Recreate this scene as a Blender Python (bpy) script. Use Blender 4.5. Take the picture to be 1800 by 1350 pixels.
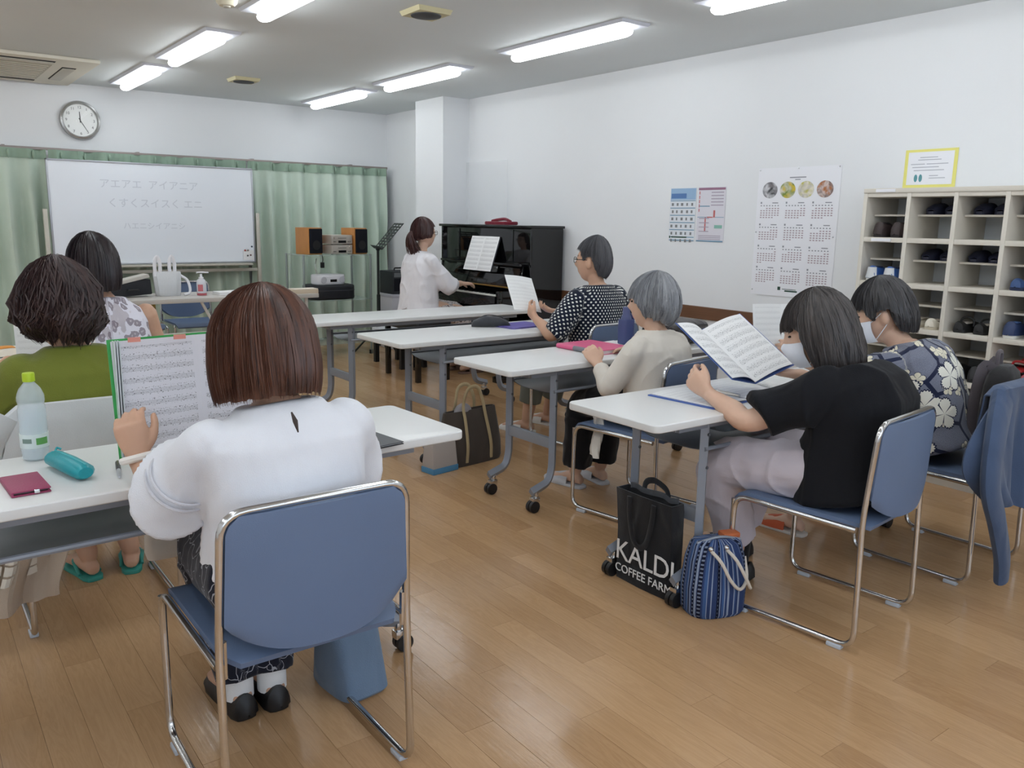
import bpy, bmesh, math, random
import numpy as np
from mathutils import Vector, Matrix, Euler

for _o in list(bpy.data.objects):
    bpy.data.objects.remove(_o, do_unlink=True)
SC = bpy.context.scene
COL = SC.collection
RND = random.Random(7)
PI = math.pi
V = lambda *a: np.array(a, float)

# ------------------------------------------------------------------ camera
def _cam_axes(yaw, pitch, roll):
    f = np.array([math.sin(yaw)*math.cos(pitch), math.cos(yaw)*math.cos(pitch), -math.sin(pitch)])
    r = np.array([math.cos(yaw), -math.sin(yaw), 0.0]); u = np.cross(r, f)
    return (math.cos(roll)*r+math.sin(roll)*u, -math.sin(roll)*r+math.cos(roll)*u, f)
CR, CU, CF = _cam_axes(0.641943, 0.193287, 0.016954)
CAM_H = 1.34
cd = bpy.data.cameras.new('camera'); cam = bpy.data.objects.new('camera', cd); COL.objects.link(cam)
cd.sensor_width = 36; cd.sensor_fit = 'HORIZONTAL'; cd.lens = 1460.23/1800*36; cd.clip_start = 0.05
cam.matrix_world = Matrix(((CR[0], CU[0], -CF[0], 0), (CR[1], CU[1], -CF[1], 0), (CR[2], CU[2], -CF[2], CAM_H), (0, 0, 0, 1)))
SC.camera = cam
def proj(p):
    q = np.asarray(p, float)-np.array([0, 0, CAM_H]); a, b, c = CR@q, CU@q, CF@q
    return 900+1460.23*a/c, 675-1460.23*b/c, c

# ------------------------------------------------------------------ world and exposure
W = bpy.data.worlds.new('world'); SC.world = W; W.use_nodes = True
W.node_tree.nodes['Background'].inputs[0].default_value = (0.72, 0.84, 1.0, 1)
W.node_tree.nodes['Background'].inputs[1].default_value = 3.2
SC.view_settings.view_transform = 'Standard'; SC.view_settings.look = 'None'
SC.view_settings.exposure = 0.0; SC.view_settings.gamma = 1.0
SC.view_settings.use_curve_mapping = False
LAMP_POWER = 15.2

# ------------------------------------------------------------------ materials
def lin(c):
    return tuple(((x/255)/12.92 if x/255 <= .04045 else ((x/255+.055)/1.055)**2.4) for x in c)
MATS = {}
class NT:
    def __init__(s, m):
        s.t = m.node_tree; s.n = s.t.nodes; s.l = s.t.links
    def add(s, typ, **kw):
        n = s.n.new(typ)
        ins = kw.pop('ins', {})
        for k, v in kw.items(): setattr(n, k, v)
        for k, v in ins.items():
            if isinstance(v, bpy.types.NodeSocket): s.l.new(v, n.inputs[k])
            else: n.inputs[k].default_value = v
        return n
    def m(s, op, a, b=None, c=None):
        n = s.n.new('ShaderNodeMath'); n.operation = op
        for i, x in enumerate((a, b, c)):
            if x is None: continue
            if isinstance(x, bpy.types.NodeSocket): s.l.new(x, n.inputs[i])
            else: n.inputs[i].default_value = x
        return n.outputs[0]
    def mix(s, f, a, b):
        n = s.n.new('ShaderNodeMix'); n.data_type = 'RGBA'
        for k, x in ((0, f), (6, a), (7, b)):
            if isinstance(x, bpy.types.NodeSocket): s.l.new(x, n.inputs[k])
            else: n.inputs[k].default_value = x if not isinstance(x, tuple) else (*x[:3], 1)
        return n.outputs[2]
    def xyz(s, vec):
        n = s.n.new('ShaderNodeSeparateXYZ'); s.l.new(vec, n.inputs[0]); return n.outputs
    def comb(s, x, y, z=0.0):
        n = s.n.new('ShaderNodeCombineXYZ')
        for i, q in enumerate((x, y, z)):
            if isinstance(q, bpy.types.NodeSocket): s.l.new(q, n.inputs[i])
            else: n.inputs[i].default_value = q
        return n.outputs[0]
    def noise(s, vec, scale, detail=3.0, rough=.5, dist=0.0):
        n = s.add('ShaderNodeTexNoise', ins={'Scale': scale, 'Detail': detail, 'Roughness': rough, 'Distortion': dist})
        if vec is not None: s.l.new(vec, n.inputs['Vector'])
        return n.outputs[0]
    def attr(s, name):
        return s.add('ShaderNodeAttribute', attribute_name=name).outputs
    def obj(s):
        return s.add('ShaderNodeTexCoord').outputs['Object']
    def pos(s):
        return s.add('ShaderNodeNewGeometry').outputs['Position']
def base_mat(name, rgb=(200, 200, 200), rough=.5, metal=0.0, spec=.5):
    m = bpy.data.materials.new(name); m.use_nodes = True
    b = m.node_tree.nodes['Principled BSDF']
    b.inputs['Base Color'].default_value = (*lin(rgb), 1)
    b.inputs['Roughness'].default_value = rough; b.inputs['Metallic'].default_value = metal
    b.inputs['Specular IOR Level'].default_value = spec
    return m, NT(m), b
def mat(name, rgb=(200, 200, 200), rough=.5, metal=0.0, spec=.5, vary=0.0, vscale=8.0, bump=0.0, bscale=200.0, stretch=None, alpha=None, trans=0.0):
    """plain procedural material: colour with soft noise variation, fine bump"""
    if name in MATS: return MATS[name]
    m, t, b = base_mat(name, rgb, rough, metal, spec)
    if vary or bump:
        vec = t.obj()
        if stretch:
            mp = t.add('ShaderNodeMapping', ins={'Vector': vec, 'Scale': stretch}); vec = mp.outputs[0]
        if vary:
            n = t.noise(vec, vscale, 4.0)
            c = lin(rgb)
            lo = tuple(x*(1-vary) for x in c); hi = tuple(min(1, x*(1+vary)) for x in c)
            t.l.new(t.mix(n, lo, hi), b.inputs['Base Color'])
        if bump:
            n2 = t.noise(vec, bscale, 2.0)
            bp = t.add('ShaderNodeBump', ins={'Strength': bump, 'Distance': .002, 'Height': n2})
            t.l.new(bp.outputs[0], b.inputs['Normal'])
    if trans:
        b.inputs['Transmission Weight'].default_value = trans; b.inputs['IOR'].default_value = 1.4
    if alpha is not None: b.inputs['Alpha'].default_value = alpha
    MATS[name] = m
    return m
def fabric(name, rgb, vary=.12, bump=.35, bscale=350, rough=.9, sheen=.2):
    if name in MATS: return MATS[name]
    m = mat(name, rgb, rough, 0, .2, vary, 6, bump, bscale)
    bs = m.node_tree.nodes['Principled BSDF']; bs.inputs['Sheen Weight'].default_value = sheen
    t = NT(m); fine = next((n for n in t.n if n.type == 'BUMP'), None)
    mp = t.add('ShaderNodeMapping', ins={'Vector': t.obj(), 'Scale': (1, 1, .6), 'Rotation': (.3, .4, .5)})
    fold = t.noise(mp.outputs[0], 9, 1.0, .4, .9)
    bp = t.add('ShaderNodeBump', ins={'Strength': .65, 'Distance': .022, 'Height': fold})
    if fine is not None: t.l.new(bp.outputs[0], fine.inputs['Normal'])
    else: t.l.new(bp.outputs[0], bs.inputs['Normal'])
    return m

# ------------------------------------------------------------------ mesh building
def unit(v):
    v = np.asarray(v, float); n = np.linalg.norm(v); return v/n if n > 1e-12 else v
def rotz(a):
    c, s = math.cos(a), math.sin(a); return np.array([[c, -s, 0], [s, c, 0], [0, 0, 1.]])
def rotx(a):
    c, s = math.cos(a), math.sin(a); return np.array([[1, 0, 0], [0, c, -s], [0, s, c]])
def roty(a):
    c, s = math.cos(a), math.sin(a); return np.array([[c, 0, s], [0, 1, 0], [-s, 0, c]])
def rot_about(ax, a):
    return np.array(Matrix.Rotation(a, 3, Vector(ax)))
def catmull(pts, k=4, closed=False):
    P = [np.asarray(p, float) for p in pts]; n = len(P); out = []
    rng = n if closed else n-1
    for i in range(rng):
        p1, p2 = P[i], P[(i+1) % n]
        p0 = P[i-1] if (i > 0 or closed) else 2*p1-p2
        p3 = P[(i+2) % n] if (i+2 < n or closed) else 2*p2-p1
        for j in range(k):
            t = j/k
            out.append(.5*((2*p1)+(-p0+p2)*t+(2*p0-5*p1+4*p2-p3)*t*t+(-p0+3*p1-3*p2+p3)*t**3))
    if not closed: out.append(P[-1])
    return out
def fillet(pts, r, k=5):
    """polyline with rounded corners"""
    P = [np.asarray(p, float) for p in pts]; out = [P[0]]
    for i in range(1, len(P)-1):
        a = unit(P[i-1]-P[i]); b = unit(P[i+1]-P[i])
        rr = min(r, .48*np.linalg.norm(P[i-1]-P[i]), .48*np.linalg.norm(P[i+1]-P[i]))
        s, e = P[i]+a*rr, P[i]+b*rr
        for j in range(k+1):
            t = j/k
            out.append((1-t)**2*s+2*t*(1-t)*P[i]+t*t*e)
    out.append(P[-1]); return out

class MB:
    def __init__(s): s.v = []; s.f = []; s.uv = None
    def add(s, vs, fs):
        o = len(s.v); s.v.extend([tuple(map(float, v)) for v in vs]); s.f.extend([tuple(i+o for i in f) for f in fs]); return s
    def box(s, x0, x1, y0, y1, z0, z1, R=None, c=None):
        vs = [np.array((x, y, z), float) for z in (z0, z1) for y in (y0, y1) for x in (x0, x1)]
        if R is not None: vs = [R@v for v in vs]
        if c is not None: vs = [v+np.asarray(c) for v in vs]
        return s.add(vs, [(0, 2, 3, 1), (4, 5, 7, 6), (0, 1, 5, 4), (2, 6, 7, 3), (0, 4, 6, 2), (1, 3, 7, 5)])
    def cbox(s, c, size, R=None):
        a, b, d = (np.array(size)/2); return s.box(-a, a, -b, b, -d, d, R, c)
    def rings(s, rings, cap=True, closed=False):
        n = len(rings[0]); vs = [p for r in rings for p in r]; fs = []
        m = len(rings)
        for i in range(m if closed else m-1):
            i2 = (i+1) % m
            for j in range(n):
                fs.append((i*n+j, i*n+(j+1) % n, i2*n+(j+1) % n, i2*n+j))
        if cap and not closed:
            fs.append(tuple(range(n-1, -1, -1))); fs.append(tuple((m-1)*n+j for j in range(n)))
        return s.add(vs, fs)
    def tube(s, pts, r, n=8, cap=True, closed=False, up=None, rb=None, ends=False):
        """sweep; r (and rb for the other half axis) scalar or list"""
        P = [np.asarray(p, float) for p in pts]; m = len(P)
        R = [r]*m if np.isscalar(r) else list(r)
        B = R if rb is None else ([rb]*m if np.isscalar(rb) else list(rb))
        if ends:   # rounded ends
            d0, d1 = unit(P[0]-P[1]), unit(P[-1]-P[-2]); h0, h1 = min(R[0], B[0]), min(R[-1], B[-1])
            P = [P[0]+d0*h0*.95, P[0]+d0*h0*.7]+P+[P[-1]+d1*h1*.7, P[-1]+d1*h1*.95]
            R = [R[0]*.3, R[0]*.72]+R+[R[-1]*.72, R[-1]*.3]; B = [B[0]*.3, B[0]*.72]+B+[B[-1]*.72, B[-1]*.3]; m += 4
        T = []
        for i in range(m):
            a = P[i-1] if (i > 0 or closed) else P[i]; b = P[(i+1) % m] if (i < m-1 or closed) else P[i]
            T.append(unit(b-a))
        u = np.asarray(up, float) if up is not None else (V(0, 0, 1) if abs(T[0][2]) < .9 else V(0, 1, 0))
        rings = []
        for i in range(m):
            u = unit(u-T[i]*(u@T[i])) if np.linalg.norm(u-T[i]*(u@T[i])) > 1e-6 else u
            w = np.cross(T[i], u)
            rings.append([P[i]+w*(R[i]*math.cos(2*PI*j/n))+u*(B[i]*math.sin(2*PI*j/n)) for j in range(n)])
        return s.rings(rings, cap, closed)
    def cyl(s, p0, p1, r, n=12, r1=None):
        return s.tube([p0, p1], [r, r if r1 is None else r1], n)
    def lathe(s, prof, n=20, o=(0, 0, 0), R=None):
        rings = []
        for r, z in prof:
            ring = [V(max(r, 1e-4)*math.cos(2*PI*j/n), max(r, 1e-4)*math.sin(2*PI*j/n), z) for j in range(n)]
            if R is not None: ring = [R@p for p in ring]
            rings.append([p+np.asarray(o) for p in ring])
        return s.rings(rings)
    def ball(s, c, r, nu=16, nv=10, R=None):
        r = V(r, r, r) if np.isscalar(r) else np.asarray(r, float); rings = []
        for i in range(nv+1):
            th = PI*i/nv; th = min(max(th, .02), PI-.02)
            ring = [V(math.sin(th)*math.cos(2*PI*j/nu), math.sin(th)*math.sin(2*PI*j/nu), math.cos(th))*r for j in range(nu)]
            if R is not None: ring = [R@p for p in ring]
            rings.append([p+np.asarray(c) for p in ring])
        rings.reverse()
        return s.rings(rings)
    def sheet(s, fn, nu, nv, th=0.0, uv=False):
        """surface fn(u,v) for u,v in 0..1, given thickness th"""
        g = np.array([[fn(i/nu, j/nv) for j in range(nv+1)] for i in range(nu+1)])
        du = np.gradient(g, axis=0); dv = np.gradient(g, axis=1); nn = np.cross(du, dv)
        nn /= np.linalg.norm(nn, axis=2, keepdims=True)+1e-12
        idx = lambda i, j: i*(nv+1)+j
        o = len(s.v); K = (nu+1)*(nv+1)
        fs = [(idx(i, j), idx(i+1, j), idx(i+1, j+1), idx(i, j+1)) for i in range(nu) for j in range(nv)]
        if th:
            a = (g+nn*th/2).reshape(-1, 3); b = (g-nn*th/2).reshape(-1, 3)
            ff = list(fs)+[tuple(K+k for k in reversed(f)) for f in fs]
            bd = [idx(i, 0) for i in range(nu)]+[idx(nu, j) for j in range(nv)]+[idx(i, nv) for i in range(nu, 0, -1)]+[idx(0, j) for j in range(nv, 0, -1)]
            for k in range(len(bd)):
                p, q = bd[k], bd[(k+1) % len(bd)]; ff.append((p, K+p, K+q, q))
            s.add(np.vstack([a, b]), ff)
        else: s.add(g.reshape(-1, 3), fs)
        if uv:
            if s.uv is None: s.uv = {}
            for i in range(nu+1):
                for j in range(nv+1):
                    s.uv[o+idx(i, j)] = (i/nu, j/nv)
                    if th: s.uv[o+K+idx(i, j)] = (i/nu, j/nv)
        return s
    def prism(s, poly, z0, z1, R=None, o=(0, 0, 0)):
        n = len(poly); vs = [V(x, y, z0) for x, y in poly]+[V(x, y, z1) for x, y in poly]
        if R is not None: vs = [R@v for v in vs]
        vs = [v+np.asarray(o) for v in vs]
        return s.add(vs, [tuple(range(n-1, -1, -1)), tuple(range(n, 2*n))]+[(i, (i+1) % n, n+(i+1) % n, n+i) for i in range(n)])
    def mesh(s, name, smooth=True, bevel=0.0, seg=2, angle=.7, fix=True):
        me = bpy.data.meshes.new(name); me.from_pydata(s.v, [], s.f)
        if s.uv is not None:
            at = me.attributes.new('puv', 'FLOAT_VECTOR', 'POINT')
            for i, (a, b) in s.uv.items(): at.data[i].vector = (a, b, 0)
        if bevel or fix:
            bm = bmesh.new(); bm.from_mesh(me)
            if fix: bmesh.ops.recalc_face_normals(bm, faces=bm.faces)
            if bevel:
                ed = [e for e in bm.edges if len(e.link_faces) == 2 and e.calc_face_angle(0) > .6]
                bmesh.ops.bevel(bm, geom=ed, offset=bevel, segments=seg, profile=.6, affect='EDGES', clamp_overlap=True)
            bm.to_mesh(me); bm.free()
        if smooth:
            me.polygons.foreach_set('use_smooth', [True]*len(me.polygons)); me.set_sharp_from_angle(angle=angle)
        me.update(); return me
    def build(s, name, m, parent=None, **kw):
        me = s.mesh(name, **kw); me.materials.append(m)
        return link(name, me, parent)
def link(name, me, parent=None):
    o = bpy.data.objects.new(name, me); COL.objects.link(o)
    if parent is not None: o.parent = parent
    return o
def tag(o, label=None, cat=None, group=None, kind=None):
    if label: o['label'] = label
    if cat: o['category'] = cat
    if group: o['group'] = group
    if kind: o['kind'] = kind
    return o
def thing(name, label, cat, loc=(0, 0, 0), rz=0.0, group=None):
    o = bpy.data.objects.new(name, None); COL.objects.link(o); o.empty_display_size = .1
    o.location = tuple(map(float, loc)); o.rotation_euler = (0, 0, rz)
    return tag(o, label, cat, group)
def kids(o): return [c for c in bpy.data.objects if c.parent == o]
def dup(o, parent=None, **kw):
    c = o.copy(); COL.objects.link(c); c.parent = parent
    for ch in kids(o): dup(ch, c)
    if 'loc' in kw: c.location = kw['loc']
    if 'rz' in kw: c.rotation_euler = (0, 0, kw['rz'])
    if 'label' in kw: c['label'] = kw['label']
    return c
def remesh(mb, voxel, smooth=6, factor=.5):
    """fuse overlapping closed shapes into one continuous surface; returns verts, faces"""
    me = mb.mesh('tmp', smooth=False)
    o = bpy.data.objects.new('tmp', me); COL.objects.link(o)
    a = o.modifiers.new('r', 'REMESH'); a.mode = 'VOXEL'; a.voxel_size = voxel
    if smooth:
        b = o.modifiers.new('s', 'SMOOTH'); b.factor = factor; b.iterations = smooth
    dg = bpy.context.evaluated_depsgraph_get(); ev = o.evaluated_get(dg); m2 = ev.to_mesh()
    n = len(m2.vertices); co = np.empty(n*3); m2.vertices.foreach_get('co', co); co = co.reshape(-1, 3)
    no = np.empty(n*3); m2.vertices.foreach_get('normal', no); no = no.reshape(-1, 3)
    k = len(m2.loops); li = np.empty(k, np.int32); m2.loops.foreach_get('vertex_index', li)
    ls = np.empty(len(m2.polygons), np.int32); m2.polygons.foreach_get('loop_start', ls)
    lt = np.empty(len(m2.polygons), np.int32); m2.polygons.foreach_get('loop_total', lt)
    ev.to_mesh_clear(); bpy.data.objects.remove(o, do_unlink=True); bpy.data.meshes.remove(me)
    return co, no, (li, ls, lt)
def fast_mesh(name, co, faces, attrs=None, smooth=True):
    li, ls, lt = faces
    me = bpy.data.meshes.new(name); me.vertices.add(len(co)); me.vertices.foreach_set('co', np.asarray(co, np.float32).ravel())
    me.loops.add(len(li)); me.loops.foreach_set('vertex_index', li)
    me.polygons.add(len(ls)); me.polygons.foreach_set('loop_start', ls); me.polygons.foreach_set('loop_total', lt)
    me.update(calc_edges=True); me.validate()
    if smooth: me.polygons.foreach_set('use_smooth', [True]*len(me.polygons))
    for k, (typ, val) in (attrs or {}).items():
        at = me.attributes.new(k, typ, 'POINT')
        at.data.foreach_set({'FLOAT': 'value', 'FLOAT_VECTOR': 'vector', 'FLOAT_COLOR': 'color'}[typ], np.asarray(val, np.float32).ravel())
    return me
class SNoise:
    """cheap smooth vector noise from random sinusoids"""
    def __init__(s, seed, freq, n=14, aniso=(1, 1, 1)):
        r = np.random.RandomState(seed); k = r.normal(size=(n, 3)); k /= np.linalg.norm(k, axis=1, keepdims=True)
        s.k = k*np.asarray(aniso)*freq*(.6+.9*r.rand(n, 1)); s.p = r.rand(n)*2*PI; s.n = n
    def __call__(s, p): return np.sin(np.asarray(p)@s.k.T+s.p).sum(-1)/math.sqrt(s.n/2)
# ------------------------------------------------------------------ the room
XL, XR, YB, YF, ZC = -3.2, 4.7, -2.4, 8.75, 2.5
def wall_mat(name, rgb):
    m, t, b = base_mat(name, rgb, .75, 0, .3)
    p = t.pos(); n = t.noise(p, 1.2, 3.0); c = lin(rgb)
    t.l.new(t.mix(n, tuple(x*.96 for x in c), tuple(min(1, x*1.03) for x in c)), b.inputs['Base Color'])
    n2 = t.noise(p, 260, 2.0)
    t.l.new(t.add('ShaderNodeBump', ins={'Strength': .25, 'Distance': .001, 'Height': n2}).outputs[0], b.inputs['Normal'])
    return m
M_WALL = wall_mat('wallpaper', (232, 234, 236))
M_CEIL = wall_mat('ceiling_board', (224, 230, 232))
def struct(name, mb, m, **kw):
    return tag(mb.build(name, m, smooth=False, **kw), kind='structure')
T = .1
struct('wall_right', MB().box(XR, XR+T, YB, YF, 0, ZC), M_WALL)
struct('wall_front', MB().box(XL, XR+T, YF, YF+T, 0, ZC), M_WALL)
struct('wall_left', MB().box(XL-T, XL, YB, YF, 0, ZC), M_WALL)
WX0, WX1, WZ0, WZ1 = -2.6, 3.8, .85, 2.15
bw = MB().box(XL-T, XR+T, YB-T, YB, 0, WZ0).box(XL-T, XR+T, YB-T, YB, WZ1, ZC).box(XL-T, WX0, YB-T, YB, WZ0, WZ1).box(WX1, XR+T, YB-T, YB, WZ0, WZ1)
struct('wall_back', bw, M_WALL)
for i in range(4):   # windows added unseen behind the camera, for cool fill on surfaces facing it
    wa, wb_ = WX0+i*(WX1-WX0)/4, WX0+(i+1)*(WX1-WX0)/4
    fr = MB()
    for q in ((wa, wb_, WZ0, WZ0+.04), (wa, wb_, WZ1-.04, WZ1), (wa, wa+.03, WZ0, WZ1), (wb_-.03, wb_, WZ0, WZ1)): fr.box(q[0], q[1], YB-.07, YB-.03, q[2], q[3])
    w_ = struct('window_%d' % (i+1), fr, mat('window_alu', (170, 172, 174), .4, .5))
    MB().box(wa+.03, wb_-.03, YB-.052, YB-.048, WZ0+.04, WZ1-.04).build('pane', mat('window_glass', (240, 248, 250), .02, 0, .5, alpha=.08), w_, smooth=False)
struct('ceiling', MB().box(XL-T, XR+T, YB-T, YF+T, ZC, ZC+T), M_CEIL)
struct('wall_column', MB().box(4.40, XR, 7.06, 7.58, 0, ZC), M_WALL)
# wooden bumper rail along the walls
def rail_mat():
    m, t, b = base_mat('rail_wood', (104, 70, 48), .45)
    mp = t.add('ShaderNodeMapping', ins={'Vector': t.pos(), 'Scale': (30, 1.5, 60)})
    n = t.noise(mp.outputs[0], 2.0, 5.0); t.l.new(t.mix(n, lin((92, 60, 40)), lin((122, 84, 58))), b.inputs['Base Color']); return m
M_RAIL = rail_mat()
struct('trim_1', MB().box(XR-.02, XR, YB, 7.06, .668, .758), M_RAIL, bevel=.004)
struct('trim_2', MB().box(XR-.02, XR, 7.58, YF, .668, .758), M_RAIL, bevel=.004)
M_BASE = mat('baseboard_vinyl', (120, 100, 84), .5)
struct('baseboard_right', MB().box(XR-.008, XR, YB, 7.06, 0, .06), M_BASE)
struct('baseboard_front', MB().box(XL, XR, YF-.008, YF, 0, .06), M_BASE)

# floor: wood-look planks laid along the room
PW, PL = .1, .92
def floor_mat():
    m, t, b = base_mat('plank_wood', (170, 128, 88), .34, 0, .4)
    p = t.pos(); x, y, z = t.xyz(p)
    row = t.m('FLOOR', t.m('DIVIDE', x, PW)); yo = t.m('ADD', t.m('DIVIDE', y, PL), t.m('FRACT', t.m('MULTIPLY', row, .381)))
    cell = t.m('FLOOR', yo)
    wn = t.add('ShaderNodeTexWhiteNoise', noise_dimensions='2D', ins={'Vector': t.comb(row, cell)})
    rnd = wn.outputs[0]
    off = t.m('MULTIPLY', rnd, 37.0)
    v1 = t.comb(t.m('ADD', t.m('MULTIPLY', x, 9.0), off), t.m('MULTIPLY', y, .9), off)
    g1 = t.noise(v1, 2.2, 5.0, .6, .8)
    v2 = t.comb(t.m('ADD', t.m('MULTIPLY', x, 90.0), off), t.m('MULTIPLY', y, 3.0), off)
    g2 = t.noise(v2, 1.6, 3.0, .6)
    rings = t.m('FRACT', t.m('MULTIPLY', g1, 9.0))
    rg = t.m('MULTIPLY', t.m('ABSOLUTE', t.m('SUBTRACT', rings, .5)), 2.0)
    f = t.m('ADD', t.m('MULTIPLY', rnd, .45), t.m('ADD', t.m('MULTIPLY', g2, .35), t.m('MULTIPLY', rg, .2)))
    c = t.mix(f, lin((164, 126, 88)), lin((204, 167, 126)))
    st = t.noise(p, 1.1, 3.0)
    c2 = t.mix(t.m('MULTIPLY', t.m('SUBTRACT', st, .35), .35), c, lin((150, 118, 90)))
    t.l.new(c2, b.inputs['Base Color'])
    sc = t.noise(p, 26, 5.0, .7)
    t.l.new(t.m('ADD', .10, t.m('MULTIPLY', sc, .14)), b.inputs['Roughness'])
    h = t.m('ADD', t.m('MULTIPLY', g2, .4), t.m('MULTIPLY', t.noise(p, 18, 4.0), 1.0))
    t.l.new(t.add('ShaderNodeBump', ins={'Strength': .16, 'Distance': .004, 'Height': h}).outputs[0], b.inputs['Normal'])
    return m
M_PLANK = floor_mat()
M_SUB = mat('floor_underlay', (84, 60, 42), .8)
floor = struct('floor', MB().box(XL-T, XR+T, YB-T, YF+T, -.1, -.004), M_SUB)
cand = []
g = .00035
r0, r1 = int(math.floor(XL/PW)), int(math.ceil(XR/PW))
for r in range(r0, r1):
    fr = (r*.381) % 1.0
    c0, c1 = int(math.floor(YB/PL+fr)), int(math.ceil(YF/PL+fr))
    for c in range(c0, c1):
        xa, xb = max(r*PW, XL), min((r+1)*PW, XR); ya, yb = max((c-fr)*PL, YB), min((c+1-fr)*PL, YF)
        if xb-xa < .01 or yb-ya < .01: continue
        ar = 0.0
        cx, cy = (xa+xb)/2, (ya+yb)/2
        u, v, d = proj((cx, cy, 0))
        if d > .3 and -120 < u < 1920 and 300 < v < 1500: ar = (xb-xa)*(yb-ya)/d**3
        cand.append((ar, xa, xb, ya, yb))
cand.sort(reverse=True)
shared = {}
rest = MB()
for i, (ar, xa, xb, ya, yb) in enumerate(cand):
    if i < 290 and ar > 0:
        key = (round(xb-xa, 4), round(yb-ya, 4))
        if key not in shared:
            hx, hy = key[0]/2-g, key[1]/2-g
            shared[key] = MB().box(-hx, hx, -hy, hy, -.004, 0).mesh('plank', smooth=False); shared[key].materials.append(M_PLANK)
        o = link('plank', shared[key], floor); o.location = ((xa+xb)/2, (ya+yb)/2, 0)
    else: rest.box(xa+g, xb-g, ya+g, yb-g, -.004, 0)
tag(rest.build('planks', M_PLANK, floor, smooth=False, fix=False), kind='stuff')

# ------------------------------------------------------------------ ceiling lights
def lamp_mat():
    m = bpy.data.materials.new('lamp_diffuser'); m.use_nodes = True; t = m.node_tree
    t.nodes.remove(t.nodes['Principled BSDF'])
    e = t.nodes.new('ShaderNodeEmission'); e.inputs[0].default_value = (.93, .975, 1.0, 1); e.inputs[1].default_value = LAMP_POWER
    t.links.new(e.outputs[0], t.nodes['Material Output'].inputs[0]); return m
M_LAMP = lamp_mat()
M_PAN = mat('lamp_pan_white', (214, 218, 228), .45)
LX = {3.53: 'row by the piano wall', 1.735: 'row over the whiteboard side', -.06: 'row on the left', -1.86: 'far left row'}
lamp_proto = None
NAMES = {(3.53, 0): 'short-looking white ceiling light farthest away, beside the column in the corner', (3.53, 1): 'white ceiling light just in front of the wall column', (3.53, 2): 'large white ceiling light over the piano wall side, second nearest of its row',
         (3.53, 3): 'white ceiling light cut off by the top edge, nearest on the right', (1.735, 0): 'white ceiling light near the front wall, right of the clock', (1.735, 1): 'middle white ceiling light of the left row in view', (1.735, 2): 'white ceiling light cut off by the top edge, nearest of the left row'}
for lx in LX:
    for i, yf in enumerate((8.40, 6.83, 4.97, 3.20, 1.55, -.1)):
        y0 = yf-1.25; cx, cy = lx+.115, (y0+yf)/2
        if lamp_proto is None:
            r = thing('ceiling_light', '', 'ceiling light', (cx, cy, ZC))
            # pan: a thin trapezoid trough, and a bar diffuser with rounded ends
            MB().rings([[V(-.115, -.625, 0), V(.115, -.625, 0), V(.115, .625, 0), V(-.115, .625, 0)], [V(-.105, -.615, -.018), V(.105, -.615, -.018), V(.105, .615, -.018), V(-.105, .615, -.018)]]).build('pan', M_PAN, r, smooth=False)
            pts = [V(0, -.575, 0), V(0, -.56, 0), V(0, -.52, 0), V(0, .52, 0), V(0, .56, 0), V(0, .575, 0)]
            MB().tube([p+V(0, 0, -.046) for p in pts], [.022, .034, .043, .043, .034, .022], 14, up=(0, 0, 1), rb=[.014, .024, .030, .030, .024, .014]).build('diffuser', M_LAMP, r)
            lamp_proto = r; o = r
        else: o = dup(lamp_proto, loc=(cx, cy, ZC))
        o['label'] = NAMES.get((lx, i), 'white ceiling light outside the picture, above and behind the camera'); o['group'] = 'ceiling lights'

# air conditioner cassette
M_ACW = mat('ac_plastic', (226, 221, 206), .5)
M_DARK = mat('dark_slot', (38, 36, 34), .7)
ac = thing('air_conditioner', 'cream four-way ceiling air conditioner above the clock', 'air conditioner', (.75, 8.0, ZC))
MB().box(-.71, .71, -.71, .71, -.03, 0).build('panel', M_ACW, ac, bevel=.012)
MB().box(-.42, .42, -.42, .42, -.036, -.03).build('grille', mat('ac_grille', (190, 184, 168), .6), ac, bevel=.003)
gv = [(-.42, .42, -.60, -.50), (-.42, .42, .50, .60), (-.60, -.50, -.36, .36), (.50, .60, -.36, .36)]
for a, b, c, d in gv: MB().box(a, b, c, d, -.0325, -.029).build('vent_slot', M_DARK, ac, smooth=False)
for a, b, c, d in gv:
    k = MB()
    if b-a > d-c: k.box(a+.01, b-.01, (c+d)/2-.03, (c+d)/2+.03, -.002, .002, rotx(.5), None)
    k = MB().box(a+.006, b-.006, c+.03, d-.006, -.040, -.034)
    k.build('flap', mat('ac_flap', (205, 200, 188), .5), ac, bevel=.002)
for j in range(9): MB().box(-.4, .4, -.39+j*.09, -.375+j*.09, -.040, -.035).build('grille_bar', M_ACW, ac, smooth=False)
# small square ceiling diffusers with dark round grilles
def ceil_vent(x, y, label):
    r = thing('ceiling_speaker', label, 'ceiling speaker', (x, y, ZC), 0, 'square ceiling fittings')
    MB().rings([[V(-.11, -.11, 0), V(.11, -.11, 0), V(.11, .11, 0), V(-.11, .11, 0)], [V(-.1, -.1, -.025), V(.1, -.1, -.025), V(.1, .1, -.025), V(-.1, .1, -.025)]]).build('frame', mat('vent_cream', (206, 198, 160), .6), r, smooth=False)
    MB().lathe([(.0, -.034), (.05, -.034), (.085, -.03), (.09, -.02)], 24).build('grille', mat('vent_dark', (70, 72, 74), .7), r)
ceil_vent(2.585, 4.33, 'nearer square ceiling fitting with dark round grille')
ceil_vent(2.60, 7.39, 'farther small square ceiling fitting with dark grille')
rs = thing('smoke_detector', 'round cream ceiling detector at the top edge', 'detector', (1.62, 5.72-.9, ZC))
MB().lathe([(.0, -.035), (.04, -.035), (.055, -.02), (.06, 0)], 24).build('housing', mat('detector_cream', (224, 218, 196), .5), rs)
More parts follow.
